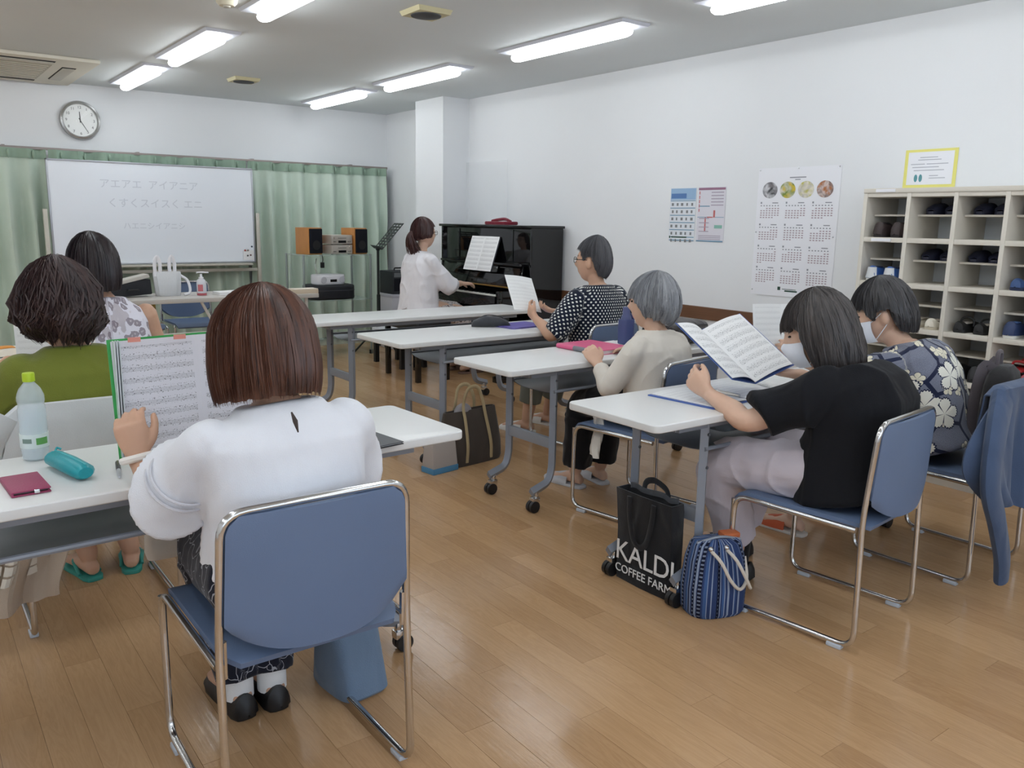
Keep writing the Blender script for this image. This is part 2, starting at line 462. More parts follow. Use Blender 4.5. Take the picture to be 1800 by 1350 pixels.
MB().lathe([(.0, -.042), (.018, -.042), (.022, -.034)], 16).build('sensor', mat('detector_grey', (190, 186, 172), .5), rs)
# ------------------------------------------------------------------ folding tables on castors
M_TOP = mat('table_laminate', (226, 227, 226), .28, 0, .5, .02, 3)
M_EDGE = mat('table_edge', (205, 203, 196), .45)
M_STEEL = mat('grey_steel', (140, 146, 156), .42, .15)
M_CHROME = mat('chrome', (212, 212, 212), .16, 1.0)
M_RUB = mat('black_rubber', (26, 26, 28), .5)
M_SHELF = mat('shelf_grey', (104, 110, 116), .35, .3)
def rr_poly(x0, x1, y0, y1, r, k=4):
    out = []
    for cx, cy, a0 in ((x1-r, y1-r, 0), (x0+r, y1-r, PI/2), (x0+r, y0+r, PI), (x1-r, y0+r, 1.5*PI)):
        for j in range(k+1):
            a = a0+PI/2*j/k; out.append((cx+r*math.cos(a), cy+r*math.sin(a)))
    return out
def make_table(L=1.8, D=.45):
    r = thing('folding_table', '', 'table')
    MB().prism(rr_poly(-L/2, L/2, -D/2, D/2, .028), .672, .700).build('table_top', M_TOP, r, bevel=.007, seg=3, angle=.6)
    fr = MB()
    for y in (-.165, .165): fr.box(-L/2+.16, L/2-.16, y-.014, y+.014, .645, .673)
    for x in (-L/2+.17, L/2-.17): fr.box(x-.014, x+.014, -.165, .165, .645, .673)
    fr.build('under_frame', M_STEEL, r, smooth=False)
    for sx in (-1, 1):
        lx = sx*(L/2-.31)
        for y in (-.165, .165):
            k = MB(); w, d = .019, .019
            path = fillet([V(lx, y, .672), V(lx, y, .20), V(lx+sx*.02, y, .13), V(lx+sx*.125, y, .098)], .1, 7)
            k.tube(path, .024, 4, up=(0, 1, 0), rb=.017)
            leg = k.build('leg', M_STEEL, r, smooth=False)
            # castor: fork and twin wheel
            c = V(lx+sx*.095, y, 0)
            kf = MB(); kf.cyl(c+V(0, 0, .07), c+V(0, 0, .10), .012, 10); kf.box(-.02, .02, -.016, .016, .045, .072, None, c+V(sx*.006, 0, 0))
            kf.build('castor_fork', M_CHROME, leg, bevel=.004)
            kw = MB()
            for q in (-.011, .011): kw.cyl(c+V(sx*.018, q-.008, .028), c+V(sx*.018, q+.008, .028), .028, 18)
            kw.build('wheel', M_RUB, leg)
        MB().box(lx-.011, lx+.011, -.165, .165, .29, .34).build('cross_bar', M_STEEL, r, bevel=.003)
        for y in (-.165, .165):
            for z in (.62, .50): MB().cyl((lx-sx*0, y-.021, z), (lx, y-.017, z), .006, 8).build('bolt', mat('bolt_steel', (110, 114, 120), .4, .6), r)
    sh = MB().sheet(lambda u, v: V(-L/2+.33+u*(L-.66), -.17+v*.34, .545+.012*math.sin(v*PI*3)*0+(.02*(2*v-1)**4)), 4, 8, .003)
    sh.build('shelf_plate', M_SHELF, r)
    for y in (-.175, .175): MB().tube([V(-L/2+.30, y, .567), V(L/2-.30, y, .567)], .008, 8).build('shelf_rail', M_STEEL, r)
    return r
table0 = make_table()
TABLES = [ # centre x, centre y, angle, label
    (2.83, 2.025, 0, 'white folding table nearest on the right, where the woman in the black T-shirt reads'),
    (3.01, 3.10, .03, 'white folding table with the pink folder and navy bottle on it'),
    (3.00, 4.07, .02, 'white folding table with the purple folder on it, in front of the polka-dot top'),
    (2.95, 5.07, 0, 'empty white folding table in front of the piano'),
    (.48, 2.285, .035, 'white folding table nearest on the left with the water bottle and magenta wallet'),
    (.48, 3.53, 0, 'white folding table in front of the woman in the olive blouse'),
    (.50, 4.48, 0, 'white folding table in front of the woman in the flowered sleeveless top'),
]
TOBJ = []
for i, (x, y, a, lab) in enumerate(TABLES):
    o = table0 if i == 0 else dup(table0)
    o.location = (x, y, 0); o.rotation_euler = (0, 0, a); o['label'] = lab; o['group'] = 'white folding tables on castors'; TOBJ.append(o)
TOBJ[2].scale = (1, 1.13, 1)

# teacher's table: grey top, white tube legs with braces
M_GTOP = mat('grey_table_top', (190, 186, 180), .4, 0, .4, .03, 4)
tt = thing('teacher_table', 'grey-topped long table in front of the whiteboard with white braced legs', 'table', (2.07, 7.08, 0))
MB().prism(rr_poly(-.9, .9, -.3, .3, .02), .665, .70).build('table_top', M_GTOP, tt, bevel=.004)
M_WTUBE = mat('white_tube', (208, 206, 200), .4)
for sx in (-1, 1):
    for sy in (-1, 1):
        MB().tube([V(sx*.80, sy*.25, .665), V(sx*.80, sy*.25, 0)], .013, 10).build('leg', M_WTUBE, tt)
    MB().tube([V(sx*.80, -.25, .28), V(sx*.80, .25, .28)], .01, 8).build('cross_bar', M_WTUBE, tt)
for q in (-.17, 0, .17): MB().tube([V(.08+q, -.26, .665), V(.10, -.26, .28)], .012, 8).build('brace', M_WTUBE, tt)
MB().tube([V(-.80, -.26, .42), V(.80, -.26, .42)], .009, 8).build('stretcher', M_WTUBE, tt)
MB().tube([V(-.80, -.26, .28), V(.80, -.26, .28)], .009, 8).build('stretcher', M_WTUBE, tt)

# ------------------------------------------------------------------ stacking chairs
M_SEAT = None
def seat_mat():
    m, t, b = base_mat('chair_vinyl', (92, 118, 146), .48, 0, .45)
    o = t.obj(); n = t.noise(o, 3.0, 3.0)
    t.l.new(t.mix(n, lin((92, 110, 140)), lin((108, 126, 156))), b.inputs['Base Color'])
    n2 = t.noise(o, 420, 2.0)
    t.l.new(t.add('ShaderNodeBump', ins={'Strength': .35, 'Distance': .001, 'Height': n2}).outputs[0], b.inputs['Normal']); return m
M_SEAT = seat_mat()
M_FOOT = mat('clear_glide', (196, 204, 214), .3)
def make_chair():
    """origin at the middle of the rear floor bar ends, facing +y"""
    r = thing('stacking_chair', '', 'chair')
    w = .225; R = .0095
    # rear loop: runner, post, top rail, post, runner
    loop = [V(-w, .465, .40), V(-w, .465, R+.008), V(-w, 0, R+.008), V(-w*.985, .012, .45), V(-w*.94, -.008, .752), V(w*.94, -.008, .752), V(w*.985, .012, .45), V(w, 0, R+.008), V(w, .465, R+.008), V(w, .465, .40)]
    pts = fillet(loop, .055, 6)
    MB().tube(pts, R, 10).build('frame', M_CHROME, r)
    for s in (-1, 1):
        rail = fillet([V(s*w, .465, .30), V(s*w, .46, .412), V(s*(w-.004), .03, .405)], .05, 6)
        MB().tube(rail, R, 10).build('seat_rail', M_CHROME, r)
        MB().tube([V(s*(w-.012), .016, .385), V(s*(w-.012), .012, .47)], .008, 8).build('clip', M_CHROME, r)
        for y in (.06, .405): MB().box(s*w-.013, s*w+.013, y-.025, y+.025, 0, .014).build('glide', M_FOOT, r, bevel=.004)
    # seat shell, dished with a raised rear lip
    def seat(u, v):
        x = (u-.5)*2; y = .475-.475*v
        hw = .212-.03*max(0, (v-.86)/.14)**2-.012*max(0, (.06-v)/.06)**2
        return V(x*hw, y, .421-.016*(1-x*x)*math.sin(min(1, v*1.15)*PI)-.030*max(0, (.10-v)/.10)**2*1.0-.012*max(0, (v-.85)/.15)**2)
    MB().sheet(seat, 16, 20, .014).build('seat', M_SEAT, r)
    # backrest: curved pad, lower edge drops in the middle
    def back(u, v):
        x = (u-.5)*2; top = .757; low = .505-.062*(1-abs(x)**3)
        z = low+(top-low)*v
        cr = .213*(1-.05*v)-.02*max(0, (.10-v)/.10)**2-.028*max(0, (v-.86)/.14)**2*(abs(x) > .0)
        return V(x*cr, -.004+.016*(z < 0)-.034*(1-x*x)*(1-.55*v)-.012*(v-.5), z-.012)
    MB().sheet(back, 18, 14, .016).build('backrest', M_SEAT, r)
    return r
chair0 = make_chair()
CHAIRS = [
    (.692, 1.62, 0, 'blue chrome chair nearest the camera, under the woman in the white blouse'),
    (2.575, 1.325, .11, 'blue chrome chair under the woman in the black T-shirt'),
    (3.385, 1.33, .03, 'blue chrome chair at the right edge with a blue jacket over its back'),
    (2.80, 2.43, .17, 'blue chrome chair under the woman in the cream cardigan'),
    (3.42, 3.57, .10, 'blue chrome chair under the person in the polka-dot top'),
    (.48, 2.845, 0, 'blue chrome chair with a white jacket over it, under the olive blouse'),
    (.74, 3.80, 0, 'blue chrome chair hidden under the woman in the flowered sleeveless top'),
    (2.14, 7.86, PI, 'blue chrome chair facing us behind the hand sanitizer'),
    (1.60, 7.84, PI+.06, 'blue chrome chair facing us behind the silver tote bag'),
]
COBJ = []
for i, (x, y, a, lab) in enumerate(CHAIRS):
    o = chair0 if i == 0 else dup(chair0)
    o.location = (x, y, 0); o.rotation_euler = (0, 0, a); o['label'] = lab; o['group'] = 'blue stacking chairs'; COBJ.append(o)
# ------------------------------------------------------------------ people
def skin_mat(name, rgb):
    m, t, b = base_mat(name, rgb, .5, 0, .4)
    c = lin(rgb); at = t.attr('tint')
    n = t.noise(t.obj(), 14, 4.0)
    base = t.mix(n, tuple(x*.88 for x in c), tuple(min(1, x*1.07) for x in c))
    sx = t.xyz(at[1])
    c1 = t.mix(sx[0], base, lin((176, 92, 84))); c2 = t.mix(sx[1], c1, lin((48, 38, 34)))
    t.l.new(c2, b.inputs['Base Color'])
    b.inputs['Subsurface Weight'].default_value = .08; b.inputs['Subsurface Radius'].default_value = (.01, .004, .002)
    t.l.new(t.add('ShaderNodeBump', ins={'Strength': .15, 'Distance': .002, 'Height': t.noise(t.obj(), 160, 2.0)}).outputs[0], b.inputs['Normal'])
    return m
M_SKIN = skin_mat('skin_warm', (206, 164, 138)); M_SKIN2 = skin_mat('skin_pale', (216, 178, 154))
def hair_mat(name, dark, light, rough=.42):
    m, t, b = base_mat(name, dark, rough, 0, .5)
    at = t.attr('puv')[1]; x, y, z = t.xyz(at)
    v = t.comb(t.m('MULTIPLY', x, 42.0), t.m('MULTIPLY', y, 1.6), t.m('MULTIPLY', z, 5.0))
    n = t.noise(v, 1.0, 4.0, .6)
    f = t.m('MULTIPLY', t.m('SUBTRACT', n, .3), 1.9)
    f = t.m('MINIMUM', t.m('MAXIMUM', f, 0.0), 1.0)
    t.l.new(t.mix(f, lin(dark), lin(light)), b.inputs['Base Color'])
    t.l.new(t.add('ShaderNodeBump', ins={'Strength': .5, 'Distance': .003, 'Height': n}).outputs[0], b.inputs['Normal'])
    return m
M_EYE = mat('eye_dark', (34, 26, 24), .15)

def head_verts(hc, Rh, s=1.0):
    """sculpted head: ellipsoid with jaw, nose, brow, lips; local +y is the face"""
    nu, nv = 56, 40; rings = []
    for i in range(nv+1):
        th = min(max(PI*i/nv, .03), PI-.03); ring = []
        for j in range(nu):
            ph = 2*PI*j/nu
            x, y, z = math.sin(th)*math.sin(ph), math.sin(th)*math.cos(ph), math.cos(th)
            X, Y, Z = x*.072, y*.092, z*.112
            if z < 0:
                k = (-z)**1.4
                X *= 1-.30*k
                Y = Y*(1-.22*k)+.020*k
                if y < 0: Y += .035*k*(-y)
            fr = max(0, y)
            gx = lambda cx, cz, sx, sz: math.exp(-((X-cx)/sx)**2-((Z-cz)/sz)**2)
            Y += fr*(.021*gx(0, -.018, .011, .016)+.009*gx(0, .004, .008, .02)-.006*gx(.031, .014, .014, .010)-.006*gx(-.031, .014, .014, .010)
                 +.004*gx(0, .030, .04, .010)+.007*gx(0, -.052, .022, .006)+.006*gx(0, -.064, .020, .006)-.003*gx(0, -.074, .02, .006)+.008*gx(0, -.094, .02, .016)
                 +.003*gx(.042, -.012, .018, .02)+.003*gx(-.042, -.012, .018, .02))
            ring.append(Rh@(V(X, Y, Z)*s)+hc)
        rings.append(ring)
    rings.reverse()
    return rings
def hand(mb, w, d, n, side, curl=.5, s=1.0, thumb=.35, spread=.0):
    """palm, four bent fingers and a thumb; d wrist->knuckles, n palm normal"""
    d = unit(d); n = unit(n-d*(n@d)); t = np.cross(d, n)*(1 if side == 'R' else -1)
    rr = []
    for a, hw, hd in ((-.015, .024, .018), (.01, .027, .018), (.04, .036, .0155), (.07, .040, .0140), (.088, .038, .011)):
        c = w+d*a*s
        rr.append([c+t*(hw*s*math.copysign(abs(math.cos(q))**.7, math.cos(q)))+n*(hd*s*math.copysign(abs(math.sin(q))**.8, math.sin(q))) for q in [2*PI*k/14 for k in range(14)]])
    mb.rings(rr)
    for off, L, cm in ((.0305, .066, .9), (.0105, .075, 1.0), (-.0095, .070, 1.05), (-.0290, .054, 1.15)):
        p = w+d*.076*s+t*off*s; dirv = unit(d+t*off*spread*6); pts = [p]; rad = [.0088*s]; ang = 0
        for seg, ca in ((.46, .55), (.30, .95), (.24, .7)):
            ang += curl*ca*cm
            q = dirv*math.cos(ang)+n*math.sin(ang)
            p = p+q*L*seg*s; pts.append(p); rad.append(rad[-1]-.0009*s)
        mb.tube(catmull(pts, 3), np.interp(np.linspace(0, 1, 10), np.linspace(0, 1, 4), rad), 9, up=t, ends=True)
    p0 = w+d*.022*s+t*.020*s; q1 = unit(t*.75+d*.75+n*.25); q2 = unit(t*(.45-.6*thumb)+d*.85+n*thumb*1.2); q3 = unit(t*(.2-.8*thumb)+d*.85+n*thumb*1.5)
    pts = [p0, p0+q1*.030*s, p0+(q1*.030+q2*.030)*s, p0+(q1*.030+q2*.030+q3*.024)*s]
    mb.tube(catmull(pts, 3), np.interp(np.linspace(0, 1, 10), np.linspace(0, 1, 4), np.array([.0125, .0115, .0098, .0082])*s), 10, up=n, ends=True)
def spine_rings(hip, neck, fwd, table, sc=1.0, n=28, bend=0.0, power=.85):
    """rings along the spine; table rows: t, half width, half depth, forward offset"""
    ax = neck-hip; L = np.linalg.norm(ax); side = unit(np.cross(fwd, V(0, 0, 1))); rings = []
    for t, w, d, o in table:
        c = hip+ax*t+fwd*(o-bend*math.sin(max(0, min(1, t))*PI))
        # tilt of the ring follows the spine
        e = .02; nrm = unit(ax-fwd*(bend*PI*math.cos(max(0, min(1, t))*PI))) if 0 < t < 1 else unit(ax)
        f2 = unit(fwd-nrm*(fwd@nrm))
        rings.append([c+side*(w*sc*math.copysign(abs(math.cos(q))**power, math.cos(q)))+f2*(d*sc*math.copysign(abs(math.sin(q))**power, math.sin(q))) for q in [2*PI*k/n for k in range(n)]])
    return rings
def limb_path(pts, k=6): return catmull(pts, k)
def seg_param(P, segs):
    """nearest segment coordinates: along, around, index"""
    best = np.full(len(P), 1e9); U = np.zeros((len(P), 3)); base = 0.0
    for i, (a, b, ref, rad) in enumerate(segs):
        a, b = np.asarray(a), np.asarray(b); ab = b-a; L = np.linalg.norm(ab); t = np.clip((P-a)@ab/L**2, -.35 if i == 0 else 0, 1.2 if i == 0 else 1)
        c = a+np.outer(t, ab); dd = P-c; r = np.linalg.norm(dd, axis=1); dist = r/rad
        u = unit(ab); rf = unit(ref-u*(ref@u)); w = np.cross(u, rf)
        ang = np.arctan2(dd@w, dd@rf)
        m = dist < best; best[m] = dist[m]
        U[m, 0] = ang[m]*rad; U[m, 1] = (t*L)[m]+i*1.7; U[m, 2] = i
    return U
class Person:
    def __init__(s, label, root, hip, neck, hc, face, fwd=(0, 1), size=1.0, skin=None, pitch=0.0, roll=0.0):
        s.root = thing('person', label, 'person', (root[0], root[1], 0)); s.o = V(root[0], root[1], 0)
        s.hip, s.neck, s.hc = (V(*hip), V(*neck), V(*hc)); s.fwd = unit(V(fwd[0], fwd[1], 0)); s.side = np.cross(s.fwd, V(0, 0, 1))
        s.Rh = rotz(face)@rotx(-pitch)@roty(roll); s.sz = size; s.skin = skin or M_SKIN; s.bend = 0.0
        s.arms = {}; s.legs = {}; s.hands = {}; s.shw = .165*size
    def arm(s, sd, elbow, wrist, sh=None, **hand_kw):
        q = 1 if sd == 'R' else -1
        up = unit(s.neck-s.hip)
        S = V(*sh) if sh is not None else s.neck+s.side*q*s.shw-up*.078
        s.arms[sd] = [S, V(*elbow), V(*wrist)]; s.hands[sd] = hand_kw
    def leg(s, sd, knee, ankle, toe):
        q = 1 if sd == 'R' else -1
        s.legs[sd] = [s.hip+s.side*q*.088+V(0, 0, .01), V(*knee), V(*ankle), V(*toe)]
    def loc(s, pts): return [np.asarray(p)-s.o for p in pts]
    def body(s, voxel=.005):
        mb = MB(); z = s.sz
        tb = [(-.20, .08, .07, .0), (-.15, .155, .11, .0), (0, .165, .11, 0), (.3, .135, .095, 0), (.6, .15, .10, 0), (.82, .155, .09, 0), (.93, .11, .065, 0), (1.0, .052, .052, 0), (1.03, .045, .045, 0)]
        mb.rings(spine_rings(s.hip, s.neck, s.fwd, tb, z, bend=s.bend))
        nb = s.hc+s.Rh@V(0, -.012, -.075)
        mb.tube(catmull([s.neck-unit(s.neck-s.hip)*.03, s.neck*.5+nb*.5, nb, nb+s.Rh@V(0, 0, .03)], 3), [.054, .05, .048, .047, .047, .047, .047, .046, .045, .043], 16)
        mb.rings(head_verts(s.hc, s.Rh, z))
        for q in (-1, 1): mb.ball(s.hc+s.Rh@(V(q*.075, -.008, -.006)*z), V(.012, .020, .033)*z, 12, 8, s.Rh@rotz(q*.35))
        for sd, (S, E, Wr) in s.arms.items():
            pts = [S, S*.5+E*.5, E, E*.55+Wr*.45, Wr]
            p = catmull(pts, 5); r = np.interp(np.linspace(0, 4, len(p)), [0, 1, 2, 2.8, 4], np.array([.046, .043, .037, .038, .0235])*z)
            mb.tube(p, r, 14, ends=True)
            kw = dict(s.hands[sd]); d = kw.pop('d', unit(Wr-E)); n = kw.pop('n', V(0, 0, -1))
            hand(mb, Wr+unit(np.asarray(d, float))*.008, np.asarray(d, float), np.asarray(n, float), sd, s=z*kw.pop('hs', .98), **kw)
        for sd, (Hp, K, A, T_) in s.legs.items():
            p = catmull([Hp, Hp*.5+K*.5, K, K*.6+A*.4, A], 4); r = np.interp(np.linspace(0, 4, len(p)), [0, 1, 2, 2.9, 4], np.array([.080, .072, .054, .050, .034])*z)
            mb.tube(p, r, 14, ends=True)
            f = unit(V(*(T_-A)[:2], 0)); h = A*V(1, 1, 0)+V(0, 0, max(.0, A[2]-.075))
            rr = []
            for a, w_, ht in ((-.045, .020, .03), (-.03, .028, .05), (.02, .032, .065), (.08, .038, .045), (.13, .042, .032), (.165, .036, .024), (.185, .018, .014)):
                c = h+f*a; sv = np.cross(f, V(0, 0, 1))
                rr.append([c+sv*(w_*math.cos(q))+V(0, 0, .004+ht*.5+ht*.5*math.sin(q)) for q in [2*PI*k/12 for k in range(12)]])
            mb.rings(rr)
        mb.v = [tuple(np.array(v)-s.o) for v in mb.v]
        co, no, fc = remesh(mb, voxel, 3, .5)
        # lips and brows
        Hl = (co+s.o-s.hc)@s.Rh/z; X, Y, Zc = Hl.T; fr = Y > .05
        lips = np.exp(-(X/.020)**4-((Zc+.058)/.009)**4)*fr; brow = np.exp(-((np.abs(X)-.030)/.016)**4-((Zc-.034)/.0045)**4)*fr
        tint = np.zeros((len(co), 3)); tint[:, 0] = lips*.6; tint[:, 1] = brow*.8
        me = fast_mesh('body', co, fc, {'tint': ('FLOAT_VECTOR', tint)}); me.materials.append(s.skin)
        ob = link('body', me, s.root)
        for q in (-1, 1):
            MB().ball(s.loc([s.hc+s.Rh@(V(q*.031, .0795, .012)*z)])[0], (.011, .007, .0045), 10, 8, s.Rh).build('eye', M_EYE, ob)
        return ob
    def garment(s, name, m, table, sleeves=None, sc=1.0, voxel=.0075, wr=.004, wf=26, seed=1, extra=None, smooth=5, pull=(1, 1, 1), power=.8):
        mb = MB(); segs = []
        if table:
            mb.rings(spine_rings(s.hip, s.neck, s.fwd, table, sc, bend=s.bend, power=power)); segs.append((s.hip, s.neck, s.fwd, .17))
        for sd, (end, r) in (sleeves or {}).items():
            S, E, Wr = s.arms[sd]; q = 1 if sd == 'R' else -1
            pts = [S-s.side*q*.05+V(0, 0, .012), S, S*.5+E*.5, E, E*.5+Wr*.5, Wr]; k = 5
            p = catmull(pts, k); tt = np.linspace(-1, 4, len(p)); keep = tt <= end*2+1e-6
            p = [a for a, b in zip(p, keep) if b]; rad = np.interp(np.linspace(0, 1, len(p)), np.linspace(0, 1, len(r)), r)
            mb.tube(p, rad, 16, up=s.fwd)
            segs += [(S, E, s.fwd, .06), (E, Wr, s.fwd, .05)]
        if extra: segs += extra(mb) or []
        mb.v = [tuple(np.array(v)-s.o) for v in mb.v]
        co, no, fc = remesh(mb, voxel, smooth, .5)
        U = seg_param(co+s.o, segs) if segs else np.zeros((len(co), 3))
        n1 = SNoise(seed, wf, 12, pull)(co); n2 = SNoise(seed+9, wf*2.3, 12, pull)(co)
        ridge = 1-np.abs(np.clip(n1*.7, -1, 1)); fold = 1.5*(ridge**4-.3)+.3*n2*.5
        env = np.clip(.35+.65*np.clip(SNoise(seed+5, 7, 8)(co)+.4, 0, 1), 0, 1)
        co = co+no*(wr*fold*env)[:, None]
        me = fast_mesh(name, co, fc, {'puv': ('FLOAT_VECTOR', U)}); me.materials.append(m)
        return link(name, me, s.root)
    def trousers(s, name, m, r=(.098, .088, .07, .064, .058), end=1.0, **kw):
        def ex(mb):
            mb.rings(spine_rings(s.hip, s.neck, s.fwd, [(-.22, .09, .08, 0), (-.17, .17, .125, 0), (0, .18, .125, 0), (.22, .165, .12, 0)], s.sz))
            sg = []
            for sd, (Hp, K, A, T_) in s.legs.items():
                p = catmull([Hp, Hp*.5+K*.5, K, K*.5+A*.5, A], 5); n = max(4, int(len(p)*end)); p = p[:n]
                rr = np.interp(np.linspace(0, 4*n/21, len(p)), [0, 1, 2, 3, 4], np.array(r)*s.sz); mb.tube(p, rr, 16)
                sg += [(Hp, K, V(0, 0, 1), .08), (K, A, V(0, 1, 0), .07)]
            return sg
        return s.garment(name, m, None, extra=ex, **kw)
    def shoe(s, sd, m, m2=None, kind='slipper', name='slipper'):
        Hp, K, A, T_ = s.legs[sd]; f = unit(V(*(T_-A)[:2], 0)); sv = np.cross(f, V(0, 0, 1)); h = A*V(1, 1, 0)-s.o
        sole = [(-.06, .012), (-.055, .026), (-.03, .036), (.03, .038), (.09, .044), (.14, .047), (.18, .038), (.20, .020)]
        mb = MB(); mb.rings([[h+f*a+sv*w+V(0, 0, z) for w, z in ((-w_, 0.), (w_, 0.), (w_, .014), (-w_, .014))] for a, w_ in sole])
        so = mb.build(name, m2 or m, s.root, bevel=.003)
        if kind == 'slipper': span = [(.03, .036, .074), (.07, .043, .066), (.11, .046, .054), (.15, .044, .042), (.18, .036, .032), (.197, .02, .022)]
        elif kind == 'thong': span = None
        else: span = [(-.068, .003, .02), (-.062, .018, .05), (-.05, .031, .070), (-.02, .036, .062), (.03, .038, .072), (.09, .043, .062), (.13, .046, .048), (.17, .040, .038), (.20, .02, .022)]
        mb = MB()
        if span:
            rr = [[h+f*a+sv*(w_*math.cos(q))+V(0, 0, .012+(ht-.012)*max(0, math.sin(q))) for q in [PI*k/10 for k in range(11)]] for a, w_, ht in span]
            mb.sheet(lambda u, v: rr[int(round(u*(len(rr)-1)))][int(round(v*10))], len(rr)-1, 10, .006)
            mb.build('upper', m, so)
        else:
            for q in (-1, 1): mb.tube(catmull([h+f*.12+V(0, 0, .035), h+f*.07+sv*q*.03+V(0, 0, .05), h+f*.0+sv*q*.036+V(0, 0, .016)], 4), .007, 8)
            mb.build('strap', m, so)
        return so

def make_hair(P, m, hem, vol=(.014, .014, .020), seed=1, strands=420, flick=0.0, curl=0.0, wisp=.003, crown=(0, -.02), sr=.0022, top=.0, inner=.016, part=0.0):
    """hair shell swept from the crown down to hem(theta) (head-local z), with loose strands over it; theta 0 is the face side"""
    z = P.sz; ax, ayf, ayb, az = (.072+vol[0])*z, (.092+vol[1])*z, (.092+vol[2])*z, (.112+vol[1]+top)*z
    rs = np.random.RandomState(seed); ph = rs.rand(8)*6.3
    def S(th, t, off=0.0):
        h = hem(th)*z
        # t<.5: dome, then fall
        tm = .55; zc = .012*z
        if h > zc:     # hem on the dome itself
            pm = math.acos(max(-1, min(1, (h-zc)/az))); phi = pm*t; rr = math.sin(phi); zz = zc+az*math.cos(phi); k = 1.0
        elif t < tm:
            phi = PI/2*t/tm; rr = math.sin(phi); zz = zc+az*math.cos(phi); k = 1.0
        else:
            u = (t-tm)/(1-tm); rr = 1.0; zz = zc+(h-zc)*u; k = 1+.05*math.sin(u*PI*.8)-(.10-flick)*u*u
        clump = 1+curl*(.6*math.sin(th*5+ph[0]+zz*40)+.4*math.sin(th*9+ph[1]-zz*75)+.4*math.sin(th*3+zz*110+ph[2]))*min(1, t*1.5)+.008*math.sin(th*17+ph[3])*t+.006*math.sin(th*31+ph[4])*t
        s_, c_ = math.sin(th), math.cos(th); ay = ayf if c_ > 0 else ayb
        r_ = rr*k*clump
        cx, cy = crown[0]*(1-rr)*z, crown[1]*(1-rr)*z
        return P.hc+P.Rh@V(cx+(ax+off)*r_*s_, cy+(ay+off)*r_*c_-.008*z, zz+off*(1-rr))-P.o
    mb = MB(); nu, nv = 90, 26
    g = np.array([[S(2*PI*i/nu, max(.01, j/nv)) for j in range(nv+1)] for i in range(nu)])
    gi = np.array([[S(2*PI*i/nu, max(.01, j/nv)*.985, -inner) for j in range(nv+1)] for i in range(nu)])
    K = nu*(nv+1); id_ = lambda i, j: (i % nu)*(nv+1)+j; fs = []
    for i in range(nu):
        for j in range(nv): fs += [(id_(i, j), id_(i, j+1), id_(i+1, j+1), id_(i+1, j)), (K+id_(i, j), K+id_(i+1, j), K+id_(i+1, j+1), K+id_(i, j+1))]
        fs.append((id_(i, nv), K+id_(i, nv), K+id_(i+1, nv), id_(i+1, nv)))
    fs.append(tuple(id_(i, 0) for i in range(nu)))
    mb.uv = {}
    mb.add(np.vstack([g.reshape(-1, 3), gi.reshape(-1, 3)]), fs)
    for i in range(nu):
        for j in range(nv+1):
            for o in (0, K): mb.uv[o+id_(i, j)] = (abs(i/nu-.5)*2, j/nv)
    for _ in range(strands):
        th = rs.rand()*2*PI; t0 = rs.rand()**1.5*.5; t1 = .9+rs.rand()*.14; dth = rs.normal()*.06; off = .001+rs.rand()*wisp; w = rs.rand()*6.3
        pts = []
        for k in range(9):
            f = k/8; t = t0+(t1-t0)*f
            pts.append(S(th+dth*f+curl*1.5*math.sin(f*7+w), t, off+.5*curl*.05*math.sin(f*9+w)))
        o = len(mb.v); mb.tube(pts, sr*np.array([.3, .8, 1, 1, 1, 1, .9, .6, .15]), 3, cap=False)
        for q in range(o, len(mb.v)): mb.uv[q] = (th/6.28, ((q-o)//3)/8)
    return mb.build('hair', m, P.root, fix=False, angle=1.2)
def hem_fn(front, side, back, a0=.75, a1=1.15, jag=.0, seed=0):
    def f(th):
        a = abs((th+PI) % (2*PI)-PI); 
        if a < a0: v = front
        elif a < a1: k = (a-a0)/(a1-a0); k = k*k*(3-2*k); v = front+(side-front)*k
        else: k = (a-a1)/(PI-a1); k = k*k*(3-2*k); v = side+(back-side)*k
        return v+jag*(math.sin(th*13+seed)+.7*math.sin(th*29+seed*2)+.5*math.sin(th*47))
    return f
def hem_pts(pts, jag=.0, seed=0):
    X_, Y_ = zip(*pts)
    return lambda th: float(np.interp(abs((th+PI) % (2*PI)-PI), X_, Y_))+jag*(math.sin(th*13+seed)+.7*math.sin(th*29+seed*2)+.5*math.sin(th*47))
# ---- garment materials that need their own print
def print_mat(name, build, rough=.85, bump=.3, bscale=300):
    m, t, b = base_mat(name, (200, 200, 200), rough, 0, .2)
    u = t.attr('puv')[1]; t.l.new(build(t, u), b.inputs['Base Color'])
    b.inputs['Sheen Weight'].default_value = .15
    t.l.new(t.add('ShaderNodeBump', ins={'Strength': bump, 'Distance': .002, 'Height': t.noise(t.obj(), bscale, 2.0)}).outputs[0], b.inputs['Normal'])
    return m
def clampf(t, x): return t.m('MINIMUM', t.m('MAXIMUM', x, 0.0), 1.0)
def step(t, a, x, w): return clampf(t, t.m('DIVIDE', t.m('SUBTRACT', x, a), w))
def polka(t, u):
    x, y, z = t.xyz(u); s = .026
    def dot(ox):
        fx = t.m('SUBTRACT', t.m('FRACT', t.m('ADD', t.m('DIVIDE', x, s), ox)), .5); fy = t.m('SUBTRACT', t.m('FRACT', t.m('ADD', t.m('DIVIDE', y, s*1.3), ox)), .5)
        r = t.m('SQRT', t.m('ADD', t.m('MULTIPLY', fx, fx), t.m('MULTIPLY', t.m('MULTIPLY', fy, fy), 1.69)))
        return t.m('LESS_THAN', r, .205)
    d = t.m('MAXIMUM', dot(0.0), dot(.5))
    return t.mix(d, lin((22, 30, 48)), lin((226, 228, 222)))
